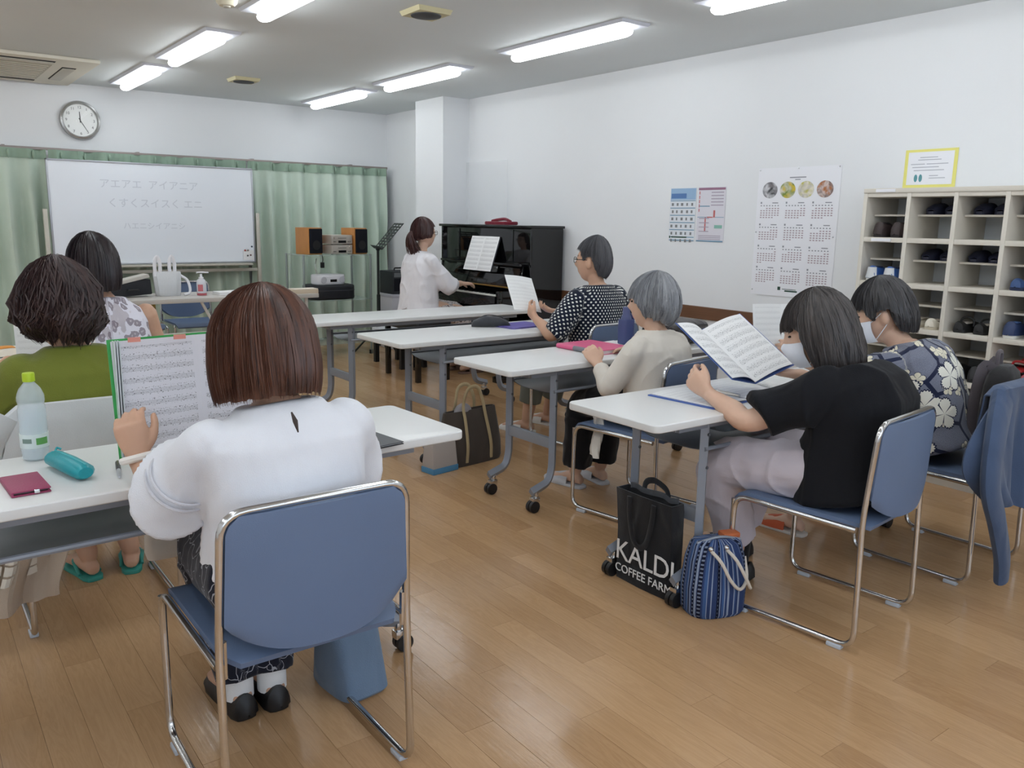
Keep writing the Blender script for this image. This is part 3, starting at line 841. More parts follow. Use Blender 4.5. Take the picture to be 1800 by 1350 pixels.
def big_floral(t, u):
    x, y, z = t.xyz(u); v2 = t.comb(x, y)
    def fl(scale, rad, rnd, off):
        vv = t.add('ShaderNodeVectorMath', operation='ADD', ins={0: v2, 1: (off, off*.7, 0)}).outputs[0]
        vo = t.add('ShaderNodeTexVoronoi', voronoi_dimensions='2D', ins={'Vector': vv, 'Scale': scale, 'Randomness': rnd})
        d = t.add('ShaderNodeVectorMath', operation='SUBTRACT', ins={0: vv, 1: vo.outputs['Position']}).outputs[0]
        dx, dy, _ = t.xyz(d)
        r = t.m('SQRT', t.m('ADD', t.m('MULTIPLY', dx, dx), t.m('MULTIPLY', dy, dy))); a = t.m('ARCTAN2', dy, dx)
        pet = t.m('ABSOLUTE', t.m('COSINE', t.m('MULTIPLY', a, 2.5)))
        edge = t.m('MULTIPLY', rad, t.m('ADD', .42, t.m('MULTIPLY', t.m('POWER', pet, .45), .6)))
        edge = t.m('ADD', edge, t.m('MULTIPLY', t.m('SINE', t.m('MULTIPLY', a, 38.0)), rad*.04))
        inside = t.m('LESS_THAN', r, edge); slit = t.m('GREATER_THAN', t.m('MULTIPLY', r, pet), rad*.10)
        return t.m('MULTIPLY', inside, t.m('GREATER_THAN', pet, .16)), t.m('LESS_THAN', r, t.m('ADD', edge, rad*.1))
    f1, o1 = fl(5.2, .058, .8, 0.0); f2, o2 = fl(8.0, .026, 1.0, 3.3)
    w = t.add('ShaderNodeTexVoronoi', voronoi_dimensions='2D', feature='DISTANCE_TO_EDGE', ins={'Vector': v2, 'Scale': 8.0})
    line = t.m('LESS_THAN', w.outputs['Distance'], .06)
    n = t.noise(v2, 260, 2.0)
    base = t.mix(n, lin((92, 96, 114)), lin((140, 144, 158)))
    c = t.mix(line, base, lin((34, 40, 66)))
    c = t.mix(o2, c, lin((40, 46, 74))); c = t.mix(f2, c, lin((226, 220, 198)))
    c = t.mix(o1, c, lin((36, 42, 68))); c = t.mix(f1, c, lin((232, 230, 218))); return c
def grey_floral(t, u):
    x, y, z = t.xyz(u); v2 = t.comb(x, y); v2n = t.add('ShaderNodeVectorMath', operation='ADD', ins={0: v2, 1: t.add('ShaderNodeVectorMath', operation='SCALE', ins={0: t.add('ShaderNodeTexNoise', ins={'Vector': v2, 'Scale': 40.0}).outputs['Color'], 'Scale': .03}).outputs[0]}).outputs[0]
    vo = t.add('ShaderNodeTexVoronoi', voronoi_dimensions='2D', ins={'Vector': v2n, 'Scale': 23.0})
    d = vo.outputs['Distance']; cr = t.xyz(vo.outputs['Color'])
    spot = t.m('MULTIPLY', t.m('LESS_THAN', d, .40), t.m('GREATER_THAN', cr[0], .25)); core = t.m('LESS_THAN', d, .12)
    big = t.m('GREATER_THAN', t.noise(v2, 9.0, 3.0), .56)
    c = t.mix(t.m('MULTIPLY', big, .55), lin((224, 222, 232)), lin((160, 148, 152)))
    c = t.mix(t.m('MULTIPLY', spot, .8), c, lin((124, 112, 122))); c = t.mix(t.m('MULTIPLY', core, .6), c, lin((206, 200, 206))); return c
def vine(t, u):
    x, y, z = t.xyz(u); v2 = t.comb(x, y, z); nz = t.add('ShaderNodeTexNoise', ins={'Vector': v2, 'Scale': 14.0, 'Detail': 2.0}).outputs['Color']
    vv = t.add('ShaderNodeVectorMath', operation='ADD', ins={0: v2, 1: t.add('ShaderNodeVectorMath', operation='SCALE', ins={0: nz, 'Scale': .12}).outputs[0]}).outputs[0]
    w = t.add('ShaderNodeTexVoronoi', feature='DISTANCE_TO_EDGE', ins={'Vector': vv, 'Scale': 15.0})
    l = t.m('LESS_THAN', w.outputs['Distance'], .018)
    return t.mix(t.m('MULTIPLY', l, .75), lin((26, 28, 40)), lin((176, 178, 186)))
M_POLKA = print_mat('polka_dot_cotton', polka); M_BIGFL = print_mat('navy_flower_cotton', big_floral)
M_GFL = print_mat('grey_flower_cotton', grey_floral); M_VINE = print_mat('vine_print_cotton', vine)
def thin_white(name, rgb=(232, 234, 240)): return fabric(name, rgb, .05, .5, 500, .85, .1)
# common garment profiles: t along hip->neck, half width, half depth, forward offset
def top_table(w=1.0, d=1.0, hem=-.20, neck=(.072, .062), belly=0.0, hemw=1.0, sh=1.0):
    return [(hem, .178*w*hemw, .135*d, 0), (hem+.04, .188*w*hemw, .145*d, belly*.5), (.1, .182*w, .140*d, belly), (.35, .176*w, .132*d, belly*.7), (.6, .182*w, .128*d, 0), (.78, .188*w*sh, .118*d, 0), (.90, .160*w*sh, .094*d, 0), (.965, .108*w, .076*d, 0), (1.0, neck[0]*1.15, neck[1]*1.15, 0), (1.012, neck[0], neck[1], 0)]
def glasses(P, m):
    q = P.sz; mb = MB(); L = lambda x, y, z: P.hc+P.Rh@(V(x, y, z)*q)-P.o
    for s in (-1, 1):
        c = [L(s*.031+.023*math.cos(a), .098-.006*abs(math.cos(a)), .010+.016*math.sin(a)) for a in [2*PI*k/16 for k in range(16)]]
        mb.tube(c, .0020, 6, closed=True)
        mb.tube(catmull([L(s*.054, .092, .014), L(s*.074, .06, .014), L(s*.077, .0, .012), L(s*.076, -.018, -.008)], 4), .0022, 6)
    mb.tube([L(-.008, .102, .012), L(0, .105, .015), L(.008, .102, .012)], .002, 6)
    return mb.build('glasses', m, P.root)
def face_mask(P, m):
    q = P.sz
    def f(u, v):
        a = (u-.5)*2*1.12; z = -.098+.088*v
        bul = .012*math.cos(a)*math.sin(v*PI)+.012*math.exp(-(a/.25)**2)*math.exp(-((v-.85)/.2)**2)
        k = 1-.30*(max(0, -z)/.112)**1.4
        y = (.092*(1-.16*(max(0, -z)/.112)**1.4)+.016*(max(0, -z)/.112)+.006)*math.cos(a)*math.sqrt(max(.1, 1-(z/.15)**2))+bul
        x = (.074*k+.004)*math.sin(a)
        return P.hc+P.Rh@(V(x, y, z)*q)-P.o
    o = MB().sheet(f, 20, 12, .003).build('face_mask', m, P.root)
    for s in (-1, 1):
        e = V(s*.078, -.012, .022)*q; e2 = V(s*.078, -.016, -.030)*q
        for a, b in ((f(.5+s*.5, .92), e), (f(.5+s*.5, .12), e2)):
            b = P.hc+P.Rh@b-P.o; MB().tube(catmull([a, (a+b)/2+unit(P.Rh@V(s, 0, 0))*.006, b], 4), .0016, 6).build('ear_loop', m, o)
    return o
M_MASK = fabric('mask_white', (232, 236, 244), .03, .3, 400)

# ---- woman in the white blouse, nearest
p = Person('woman with brown bob in a white blouse, seated nearest with her back to us', (.70, 1.80), (.688, 1.765, .52), (.688, 1.82, .925), (.672, 1.865, 1.043), .06, size=1.04, pitch=.12)
p.shw = .168
p.arm('L', (.462, 1.955, .685), (.443, 2.10, .748), d=(-.15, .22, .95), n=(.45, .88, -.15), curl=.80, thumb=.15)
p.arm('R', (.915, 1.93, .675), (.845, 2.15, .76), d=(-.1, .35, .9), n=(-.45, .85, -.2), curl=.75)
p.leg('L', (.62, 2.20, .46), (.655, 2.11, .10), (.65, 2.3, 0)); p.leg('R', (.78, 2.20, .46), (.745, 2.10, .10), (.75, 2.3, 0))
p.body(.0045)
M_BLOUSE = thin_white('white_blouse')
tb = p.garment('blouse', M_BLOUSE, top_table(1.06, 1.04, .04, (.092, .068), 0, 1.0), {'L': (1.15, [.050, .064, .067, .070, .078, .084, .070]), 'R': (1.15, [.050, .064, .067, .070, .078, .084, .070])}, wr=.020, wf=12, seed=3, pull=(1, 1, .6))
# keyhole slit and lace bands
def on_back(x, z, e=.004):   # point on the back of the blouse
    return V(x, 1.80-.118-.02*(1-((x-.70)/.2)**2)-e, z)-p.o
MB().tube([on_back(.662, .930, -.012), on_back(.665, .912, .0), on_back(.669, .888, .004)], [.002, .006, .0015], 6).build('keyhole_slit', mat('slit_shadow', (70, 60, 56), .8), p.root)
S, Eb, Wr = p.arms['L']
M_LACE = fabric('lace_white', (214, 214, 220), .1, .8, 160)
for f, rr in ((.55, .0755), (.64, .0785)):
    c = S+(Eb-S)*f; d = unit(Eb-S); a = unit(np.cross(d, V(0, 0, 1))); b = np.cross(d, a)
    MB().tube([c+a*rr*math.cos(k)+b*rr*math.sin(k)-p.o for k in [2*PI*i/36 for i in range(36)]], .0035, 6, closed=True).build('lace_band', M_LACE, p.root)
p.trousers('trousers', M_VINE, (.105, .095, .078, .075, .060), 1.0, wr=.006, wf=24, seed=5, pull=(.6, .6, 1))
M_SOCK = fabric('white_sock', (228, 228, 228), .04, .5, 500)
M_BLKSHOE = mat('black_slip_on', (20, 20, 22), .45)
for sd in 'LR':
    A = p.legs[sd][2]
    MB().tube(p.loc([A+V(0, 0, -.055), A+V(0, 0, -.01), A+V(0, .01, .03), A+V(0, .02, .065)]), [.040, .040, .041, .042], 16).build('sock', M_SOCK, p.root)
    p.shoe(sd, M_BLKSHOE, None, 'shoe', 'slip_on_shoe')
make_hair(p, hair_mat('brown_hair', (44, 26, 22), (122, 80, 62), .38), hem_fn(-.02, -.112, -.098, .55, 1.0, .0015, 1), (.042, .02, .030), 2, 800, .05, 0, .003, top=-.002)
# beaded bracelet
d = unit(V(-.12, .28, .95)); bc = p.arms['L'][2]+V(-.002, .004, .012); a = unit(np.cross(d, V(1, 0, 0))); b = np.cross(d, a)
MB().tube([bc+a*.034*math.cos(k)+b*.036*math.sin(k)-p.o for k in [2*PI*i/24 for i in range(24)]], .0095, 8, closed=True).build('bracelet', mat('white_bracelet', (236, 232, 226), .4), p.root)

# ---- woman in the olive blouse
p = Person('woman with curly dark hair in an olive green blouse, seated at the left', (.48, 3.0), (.48, 2.985, .52), (.462, 3.02, .915), (.425, 3.04, 1.025), .32, size=1.03, pitch=.15)
p.arm('L', (.245, 3.08, .70), (.235, 3.31, .755), d=(.25, .5, .5), n=(.8, .3, -.3), curl=.7); p.arm('R', (.675, 3.10, .70), (.53, 3.32, .755), d=(-.2, .5, .5), n=(-.8, .3, -.3), curl=.7)
p.leg('L', (.42, 3.40, .46), (.49, 3.29, .09), (.45, 3.5, 0)); p.leg('R', (.56, 3.40, .46), (.635, 3.28, .09), (.68, 3.5, 0))
p.body()
M_OLIVE = fabric('olive_linen', (116, 123, 50), .14, .6, 260)
p.garment('blouse', M_OLIVE, top_table(1.06, 1.0, -.15, (.082, .07), 0, 1.05), {'L': (.88, [.05, .062, .066, .070, .068]), 'R': (.88, [.05, .062, .066, .070, .068])}, wr=.006, wf=22, seed=11)
M_BEIGE = fabric('beige_linen', (196, 180, 162), .1, .7, 200)
p.trousers('wide_trousers', M_BEIGE, (.11, .105, .095, .09, .085), .93, wr=.006, seed=12)
M_TEAL = mat('teal_sandal', (58, 150, 138), .5)
for sd in 'LR': p.shoe(sd, M_TEAL, None, 'thong', 'sandal')
make_hair(p, hair_mat('dark_curly_hair', (30, 20, 24), (78, 54, 50), .5), hem_fn(-.0, -.07, -.100, .5, 1.0, .009, 2), (.040, .03, .040), 4, 1300, -.28, .10, .014, sr=.0028, top=.012)
kb = MB()
for i in range(26):
    a = 2*PI*i/26; kb.ball(p.neck+V(.062*math.cos(a), .02+.058*math.sin(a), .022-.03*math.sin(a))-p.o, .0062, 8, 6)
tag(kb.build('bead_necklace', mat('white_beads', (236, 232, 224), .35), p.root), kind='stuff')

# ---- woman in the flowered sleeveless top
p = Person('woman with dark straight bob in a grey-flowered sleeveless top, seated before the whiteboard', (.74, 3.99), (.745, 3.98, .525), (.737, 4.0, .98), (.712, 4.02, 1.112), .1, size=1.05)
p.arm('L', (.545, 4.06, .76), (.60, 4.28, .745), n=(.3, 0, -1), curl=.4); p.arm('R', (.952, 4.03, .77), (.88, 4.28, .745), n=(-.3, 0, -1), curl=.4)
p.leg('L', (.66, 4.38, .46), (.66, 4.34, .09), (.66, 4.5, 0)); p.leg('R', (.83, 4.38, .46), (.83, 4.34, .09), (.83, 4.5, 0))
p.body(.006)
p.garment('sleeveless_top', M_GFL, top_table(1.0, 1.0, -.14, (.085, .07), sh=.94), {}, wr=.004, seed=21)
p.trousers('trousers', fabric('grey_trousers', (96, 96, 104)), seed=22)
for sd in 'LR': p.shoe(sd, mat('beige_slipper', (190, 176, 160), .6), None, 'slipper', 'slipper')
make_hair(p, hair_mat('black_brown_hair', (20, 16, 22), (58, 46, 48), .36), hem_fn(0, -.085, -.092, .55, 1.0, .001, 3), (.026, .022, .026), 6, 600, .02, 0, .003, top=.002, crown=(-.01, -.01))

# ---- pianist
p = Person('woman with tied-back brown hair and glasses in a white blouse playing the piano', (3.64, 6.2), (3.62, 6.20, .60), (3.665, 6.235, 1.075), (3.70, 6.235, 1.222), -PI/2+.05, fwd=(1, 0), size=1.05, skin=M_SKIN2)
p.shw = .165
p.arm('R', (3.80, 6.03, .80), (4.00, 6.12, .80), n=(0, 0, -1), d=(1, .05, -.05), curl=.45); p.arm('L', (3.80, 6.43, .80), (4.00, 6.36, .80), n=(0, 0, -1), d=(1, 0, -.05), curl=.45)
p.leg('R', (4.02, 6.10, .53), (4.03, 6.10, .10), (4.25, 6.1, 0)); p.leg('L', (4.02, 6.30, .53), (4.03, 6.32, .10), (4.25, 6.32, 0))
p.body(.006)
p.garment('blouse', thin_white('white_chiffon', (230, 228, 232)), top_table(1.08, 1.05, -.17, (.075, .066), 0, 1.1), {'L': (1.55, [.05, .066, .066, .076, .082, .06]), 'R': (1.55, [.05, .066, .066, .076, .082, .06])}, wr=.006, wf=22, seed=31)
def brown_floral(t, u):
    return t.mix(t.m('GREATER_THAN', t.noise(u, 55, 3.0), .55), lin((206, 198, 196)), lin((104, 90, 92)))
def sk(mb):
    mb.rings(spine_rings(p.hip, p.neck, p.fwd, [(-.24, .18, .15, 0), (-.12, .19, .15, 0), (.05, .18, .14, 0)], 1.03))
    rr = []
    for x, w, z0, z1 in ((3.66, .19, .46, .68), (3.85, .20, .44, .66), (4.0, .20, .40, .63), (4.10, .20, .22, .50)):
        rr.append([V(x, 6.20+w*math.cos(k), (z0+z1)/2+(z1-z0)/2*math.sin(k)) for k in [2*PI*i/20 for i in range(20)]])
    mb.rings(rr)
    mb.rings([[V(3.99+.12*math.sin(k), 6.20+.20*math.cos(k), z) for k in [2*PI*i/20 for i in range(20)]] for z in (.16, .3, .52)])
    return [(V(3.6, 6.2, .5), V(4.1, 6.2, .45), V(0, 1, 0), .2)]
p.garment('long_skirt', print_mat('brown_flower_cotton', brown_floral), None, extra=sk, wr=.006, seed=33)
for sd in 'LR': p.shoe(sd, mat('brown_slipper', (120, 96, 84), .6), None, 'slipper', 'slipper')
hb = hair_mat('chestnut_hair', (40, 22, 24), (92, 58, 54), .4)
make_hair(p, hb, hem_fn(.062, -.03, -.06, .95, 1.35, .002, 3), (.014, .012, .022), 8, 420, .0, .01, .003)
L = lambda x, y, z: p.hc+p.Rh@(V(x, y, z)*p.sz)-p.o
tail = MB(); tail.uv = {}
rs = np.random.RandomState(5)
for i in range(150):
    a, b, c = rs.normal(size=3); o = len(tail.v)
    tail.tube(catmull([L(.004*a, -.105, .03+.006*b), L(.012*a, -.128-.01*abs(b), -.01), L(.024*a+.01*c, -.125-.014*b, -.07), L(.028*a+.014*math.sin(i), -.10-.018*b, -.125-.02*rs.rand()), L(.024*a, -.085-.016*b, -.165-.035*rs.rand())], 3), np.linspace(.0045, .002, 13), 4)
    for q in range(o, len(tail.v)): tail.uv[q] = (i/150, 0)
tail.build('ponytail', hb, p.root, fix=False)
glasses(p, mat('thin_metal_frame', (90, 80, 76), .3, .8))

# ---- person in the polka-dot top
p = Person('person with cropped grey hair and glasses in a navy polka-dot top, reading a sheet', (3.43, 3.72), (3.42, 3.71, .52), (3.428, 3.735, .968), (3.405, 3.765, 1.108), .45, fwd=(-.12, 1), size=1.06)
p.shw = .17
p.arm('L', (3.085, 3.735, .69), (3.085, 3.895, .765), d=(.05, .55, .35), n=(.75, .2, .35), curl=.6, thumb=.3); p.arm('R', (3.68, 3.77, .69), (3.32, 3.95, .79), d=(-.75, .35, .15), n=(-.2, .2, .9), curl=.6, thumb=.3)
p.leg('L', (3.24, 4.08, .46), (3.215, 4.13, .09), (3.12, 4.35, 0)); p.leg('R', (3.46, 4.10, .46), (3.46, 4.22, .09), (3.42, 4.4, 0))
p.body(.006)
p.garment('polka_dot_top', M_POLKA, top_table(1.08, 1.05, -.15, (.088, .07), 0), {'L': (1.05, [.052, .072, .080, .080, .070]), 'R': (1.05, [.052, .072, .080, .080, .070])}, wr=.004, seed=41)
p.trousers('cropped_trousers', fabric('olive_grey_cotton', (110, 112, 102)), (.10, .09, .075, .07, .066), .86, seed=42)
M_SLIP = mat('white_slipper', (222, 220, 216), .7, 0, .3, .05, 10)
for sd in 'LR': p.shoe(sd, M_SLIP, None, 'slipper', 'slipper')
gh = hair_mat('cropped_grey_hair', (52, 52, 56), (128, 128, 132), .65)
make_hair(p, gh, hem_pts([(0, .075), (.9, .065), (1.25, .01), (1.42, .03), (1.74, .03), (1.92, -.03), (2.3, -.075), (PI, -.092)], .002, 3), (.009, .012, .010), 9, 1500, -.20, .010, .008, sr=.0013, inner=.018, top=.010)
glasses(p, mat('black_frame', (24, 22, 24), .3))

# ---- woman in the cream cardigan
p = Person('woman with silver bob in a cream cardigan and black trousers, seated mid-room', (2.79, 2.62), (2.79, 2.60, .515), (2.775, 2.62, .862), (2.765, 2.655, .980), .48, fwd=(-.15, 1), size=.98, skin=M_SKIN2)
p.shw = .158
p.arm('L', (2.555, 2.685, .612), (2.595, 2.80, .690), d=(.02, .62, .55), n=(.55, .35, -.75), curl=.55, thumb=.2); p.arm('R', (3.02, 2.70, .62), (2.93, 2.86, .735), d=(-.4, .8, 0), n=(0, 0, -1), curl=.4)
p.leg('L', (2.71, 3.02, .46), (2.735, 3.10, .09), (2.705, 3.3, 0)); p.leg('R', (2.88, 3.03, .46), (2.89, 3.08, .09), (2.93, 3.3, 0))
p.body()
M_CREAM = fabric('cream_knit', (222, 216, 206), .05, .5, 420)
p.garment('cardigan', M_CREAM, top_table(.98, .98, -.17, (.072, .064), 0, 1.02), {'L': (1.93, [.045, .058, .058, .055, .052, .046, .042, .038]), 'R': (1.93, [.045, .058, .058, .055, .052, .046, .042, .038])}, wr=.0055, wf=24, seed=51)
cf = MB().sheet(lambda u, v: V(2.565+.05*(u-.5)+.012*math.sin(v*5), 2.74+.03*math.sin(u*6+v*3)+.05*u, .47-.20*v)-p.o, 8, 10, .008); cf.build('cardigan_tail', M_CREAM, p.root)
p.trousers('trousers', fabric('black_cotton', (24, 24, 28), .1), (.10, .092, .08, .082, .078), .97, seed=52)
for sd in 'LR': p.shoe(sd, mat('grey_slipper', (196, 198, 204), .8, 0, .2, .05, 10), None, 'slipper', 'slipper')
make_hair(p, hair_mat('silver_hair', (84, 86, 92), (196, 198, 202), .45), hem_fn(.03, -.055, -.092, .95, 1.45, .004, 5), (.032, .022, .038), 10, 900, -.22, .016, .004, top=.008)

# ---- woman in the black T-shirt
p = Person('woman with loose grey-black hair and face mask in a black T-shirt, reading music', (2.58, 1.52), (2.595, 1.49, .52), (2.625, 1.585, .868), (2.585, 1.685, .972), .60, fwd=(-.1, 1), size=1.06, pitch=.30, skin=M_SKIN2)
p.shw = .175; p.bend = .045
p.arm('L', (2.285, 1.715, .690), (2.31, 1.905, .742), d=(-.1, .7, .45), n=(.85, .2, .1), curl=.95, thumb=.3); p.arm('R', (2.93, 1.73, .70), (2.79, 1.875, .775), d=(-.65, .55, .1), n=(-.25, .2, .9), curl=.5, thumb=.3)
p.leg('L', (2.40, 1.90, .47), (2.53, 1.90, .09), (2.48, 2.1, 0)); p.leg('R', (2.66, 1.93, .47), (2.72, 2.05, .09), (2.70, 2.2, 0))
p.body()
p.garment('t_shirt', fabric('black_jersey', (26, 27, 31), .12, .4, 350, .95, .05), top_table(1.16, 1.28, -.24, (.092, .076), .03, 1.02), {'L': (.80, [.055, .076, .080, .080, .078]), 'R': (.80, [.055, .076, .080, .080, .078])}, wr=.022, wf=11, seed=61, pull=(1, 1, .7))
p.trousers('trousers', fabric('pale_lilac_cotton', (202, 194, 202), .06, .4), (.108, .098, .084, .08, .07), .93, wr=.006, seed=62)
for sd in 'LR':
    A = p.legs[sd][2]; MB().tube(p.loc([A+V(0, 0, -.06), A, A+V(0, 0, .06)]), [.040, .040, .043], 14).build('sock', fabric('black_sock', (22, 22, 24)), p.root)
    p.shoe(sd, M_BLKSHOE, None, 'shoe', 'slip_on_shoe')
make_hair(p, hair_mat('grey_black_hair', (26, 24, 26), (104, 98, 96), .45), hem_fn(.035, -.125, -.135, 1.0, 1.3, .006, 6), (.026, .020, .034), 12, 1000, .02, .016, .004, top=.004)
face_mask(p, M_MASK)

# ---- woman in the blue flowered shirt
p = Person('woman with short grey-black hair and face mask in a navy shirt with big white flowers', (3.37, 1.65), (3.37, 1.635, .52), (3.345, 1.765, .868), (3.30, 1.86, .985), .64, fwd=(-.1, 1), size=1.05, pitch=.30, skin=M_SKIN2)
p.shw = .165; p.bend = .035
p.arm('L', (3.10, 1.83, .735), (2.935, 1.94, .80), d=(-.55, .25, .35), n=(.2, .7, -.1), curl=.7, thumb=.3); p.arm('R', (3.64, 1.84, .74), (3.42, 1.99, .745), d=(-.6, .5, 0), n=(0, 0, -1), curl=.4)
p.leg('L', (3.22, 2.02, .47), (3.11, 2.05, .09), (3.10, 2.3, 0)); p.leg('R', (3.44, 2.04, .47), (3.45, 2.06, .09), (3.44, 2.3, 0))
p.body()
p.garment('flowered_shirt', M_BIGFL, top_table(1.06, 1.12, -.22, (.082, .072), .01, 1.02), {'L': (1.0, [.052, .068, .072, .072, .07]), 'R': (1.0, [.052, .068, .072, .072, .07])}, wr=.005, seed=71)
p.trousers('trousers', fabric('grey_cotton', (120, 112, 116)), (.10, .09, .075, .068, .06), .95, seed=72)
for sd in 'LR': p.shoe(sd, mat('orange_slipper', (196, 92, 56), .7), mat('pale_sole', (214, 208, 200), .7), 'slipper', 'slipper')
make_hair(p, hair_mat('short_grey_black_hair', (28, 28, 30), (92, 90, 92), .45), hem_pts([(0, .045), (.8, .045), (1.15, -.01), (1.38, .02), (1.72, .03), (1.92, -.06), (2.3, -.09), (PI, -.10)], .005, 7), (.024, .018, .036), 14, 900, -.06, .014, .004, top=.006)
face_mask(p, M_MASK)
# ------------------------------------------------------------------ front wall: curtains, whiteboard, clock
def curtain_mat():
    m, t, b = base_mat('green_curtain', (150, 176, 154), .85, 0, .2)
    n = t.noise(t.obj(), 5, 3.0); t.l.new(t.mix(n, lin((190, 207, 192)), lin((206, 220, 207))), b.inputs['Base Color'])
    b.inputs['Sheen Weight'].default_value = .2
    t.l.new(t.add('ShaderNodeBump', ins={'Strength': .3, 'Distance': .002, 'Height': t.noise(t.obj(), 300, 2.0)}).outputs[0], b.inputs['Normal'])
    return m
M_CURT = curtain_mat()
M_HEAD = fabric('curtain_heading', (150, 172, 154), .1, .4, 300)
def curtain(x0, x1, folds, seed, label):
    r = thing('curtain', label, 'curtain', ((x0+x1)/2, 8.62, 0), 0, 'green curtains on the front wall')
    W_ = x1-x0; rs = np.random.RandomState(seed); ph = rs.rand(6)*6.3
    def f(u, v):
        x = (u-.5)*W_; z = 1.885-1.86*v
        w = math.sin(u*folds*2*PI+ph[0]+.5*math.sin(u*9+ph[1])); amp = .018+.045*min(1, v*3)
        y = amp*w+.02*math.sin(u*folds*PI+ph[2]+v*2)+.012*math.sin(v*14+u*30+ph[3])*min(1, v*2)
        return V(x+.012*math.sin(v*6+u*folds*3)*v, y, z)
    MB().sheet(f, int(folds*14), 26, .004).build('cloth', M_CURT, r)
    def hd(u, v):
        p = f(u, (1-v)*.045-.005); return p+V(0, -.006-.012*max(0, math.sin(u*folds*2*PI))**8, .004)
    MB().sheet(hd, int(folds*14), 2, .004).build('heading_tape', M_HEAD, r)
    for k in range(int(folds)):
        u = (k+.5)/folds; p = f(u, .0); MB().tube(catmull([p+V(0, -.02, .0), p+V(0, -.028, -.035), p+V(0, -.018, -.075)], 3), [.004, .009, .011, .012, .009, .006, .003], 8).build('pleat', M_HEAD, r)
curtain(-.55, 1.22, 9, 1, 'green curtain at the left edge, left of the whiteboard')
curtain(1.24, 3.02, 9, 2, 'green curtain hanging behind the whiteboard')
curtain(3.04, 4.60, 9, 3, 'green curtain right of the whiteboard, behind the stereo rack')
rl = thing('curtain_rail', 'thin metal curtain rail above the green curtains', 'curtain rail', (2.0, 8.64, 1.905))
MB().box(-2.6, 2.64, -.012, .012, -.012, .012).build('rail', mat('rail_metal', (150, 140, 136), .4, .5), rl, bevel=.003)
for x in (-2.2, -1.1, 0, 1.1, 2.2): MB().box(x-.012, x+.012, 0, .11, .0, .02).build('bracket', mat('rail_metal'), rl)
MB().tube([V(2.63, 0, 0), V(2.63, -.01, -1.5)], .006, 8).build('edge_cord', mat('cord_brown', (110, 96, 96), .6), rl)

M_WB = mat('whiteboard_enamel', (236, 241, 248), .22, 0, .5)
M_ALU = mat('cream_steel', (196, 192, 180), .4, .2)
wb = thing('whiteboard', 'large rolling whiteboard with faint writing in front of the curtains', 'whiteboard', (2.10, 8.45, 0))
MB().box(-.90, .90, -.012, .012, .90, 1.80).build('panel', M_WB, wb, smooth=False)
for a in ((-.915, .915, 1.80, 1.815), (-.915, .915, .885, .90), (-.915, -.90, .885, 1.815), (.90, .915, .885, 1.815)):
    MB().box(a[0], a[1], -.018, .018, a[2], a[3]).build('edge_frame', mat('alu', (176, 178, 184), .35, .7), wb, bevel=.003)
MB().box(-.86, .86, -.09, -.015, .862, .882).build('tray', M_ALU, wb, bevel=.004)
for s in (-1, 1):
    MB().box(s*.95-.018, s*.95+.018, -.02, .02, .05, 1.38).build('post', M_ALU, wb, bevel=.004)
    MB().box(s*.95-.02, s*.95+.02, -.28, .28, .05, .085).build('foot', M_ALU, wb, bevel=.004)
    for y in (-.25, .25): MB().cyl((s*.95-.012, y, .028), (s*.95+.012, y, .028), .027, 14).build('wheel', M_RUB, wb)
MB().box(-.93, .93, -.012, .012, .80, .83).build('stretcher', M_ALU, wb, bevel=.003)
def text_mesh(name, s, size, m, parent, loc, R, thick=.0004, align='LEFT', space=1.0):
    c = bpy.data.curves.new('txt', 'FONT'); c.body = s; c.size = size; c.extrude = thick; c.align_x = align; c.resolution_u = 3; c.space_character = space
    o = bpy.data.objects.new('txt', c); COL.objects.link(o)
    dg = bpy.context.evaluated_depsgraph_get(); me = bpy.data.meshes.new_from_object(o.evaluated_get(dg)); bpy.data.objects.remove(o, do_unlink=True)
    me.transform(Matrix(R.tolist()).to_4x4()); me.transform(Matrix.Translation(Vector(loc))); me.materials.clear(); me.materials.append(m); me.name = name
    return link(name, me, parent)
R_FRONT = np.array([[1, 0, 0], [0, 0, -1], [0, 1, 0.]])          # reads towards -y
R_RIGHT = np.array([[0, 0, -1], [-1, 0, 0], [0, 1, 0.]])         # on the right wall, reads towards -x
M_INK = mat('faint_marker', (208, 213, 222), .4)
for s, x, z, sz in (('\u30a2\u30a8\u30a2\u30a8  \u30a2\u30a4\u30a2\u30cb\u30a2', -.50, 1.585, .092), ('\u304f\u3059\u304f\u30b9\u30a4\u30b9\u304f \u30a8\u30cb', -.44, 1.415, .092), ('\u30cf\u30a8\u30cb\u30b7\u30a4\u30a2\u30cb\u30b7', -.32, 1.215, .07)):
    tag(text_mesh('writing', s, sz, M_INK, wb, (x, -.0126, z), R_FRONT, .0002), kind='stuff')
nt = thing('magnet_note', 'small white note with magnets at the lower right corner of the whiteboard', 'note', (2.94, 8.432, .96))
MB().box(-.055, .055, -.002, .002, -.05, .05).build('paper', mat('note_white', (232, 232, 232), .7), nt, smooth=False)
for x, z, c in ((-.035, .048, (150, 60, 50)), (-.005, .048, (120, 110, 100)), (.035, .085, (70, 80, 100)), (-.01, -.005, (90, 90, 90)), (.02, .0, (110, 80, 80))):
    MB().cyl((x, -.002, z), (x, -.008, z), .009, 10).build('magnet', mat('magnet_%d' % c[0], c, .4), nt)

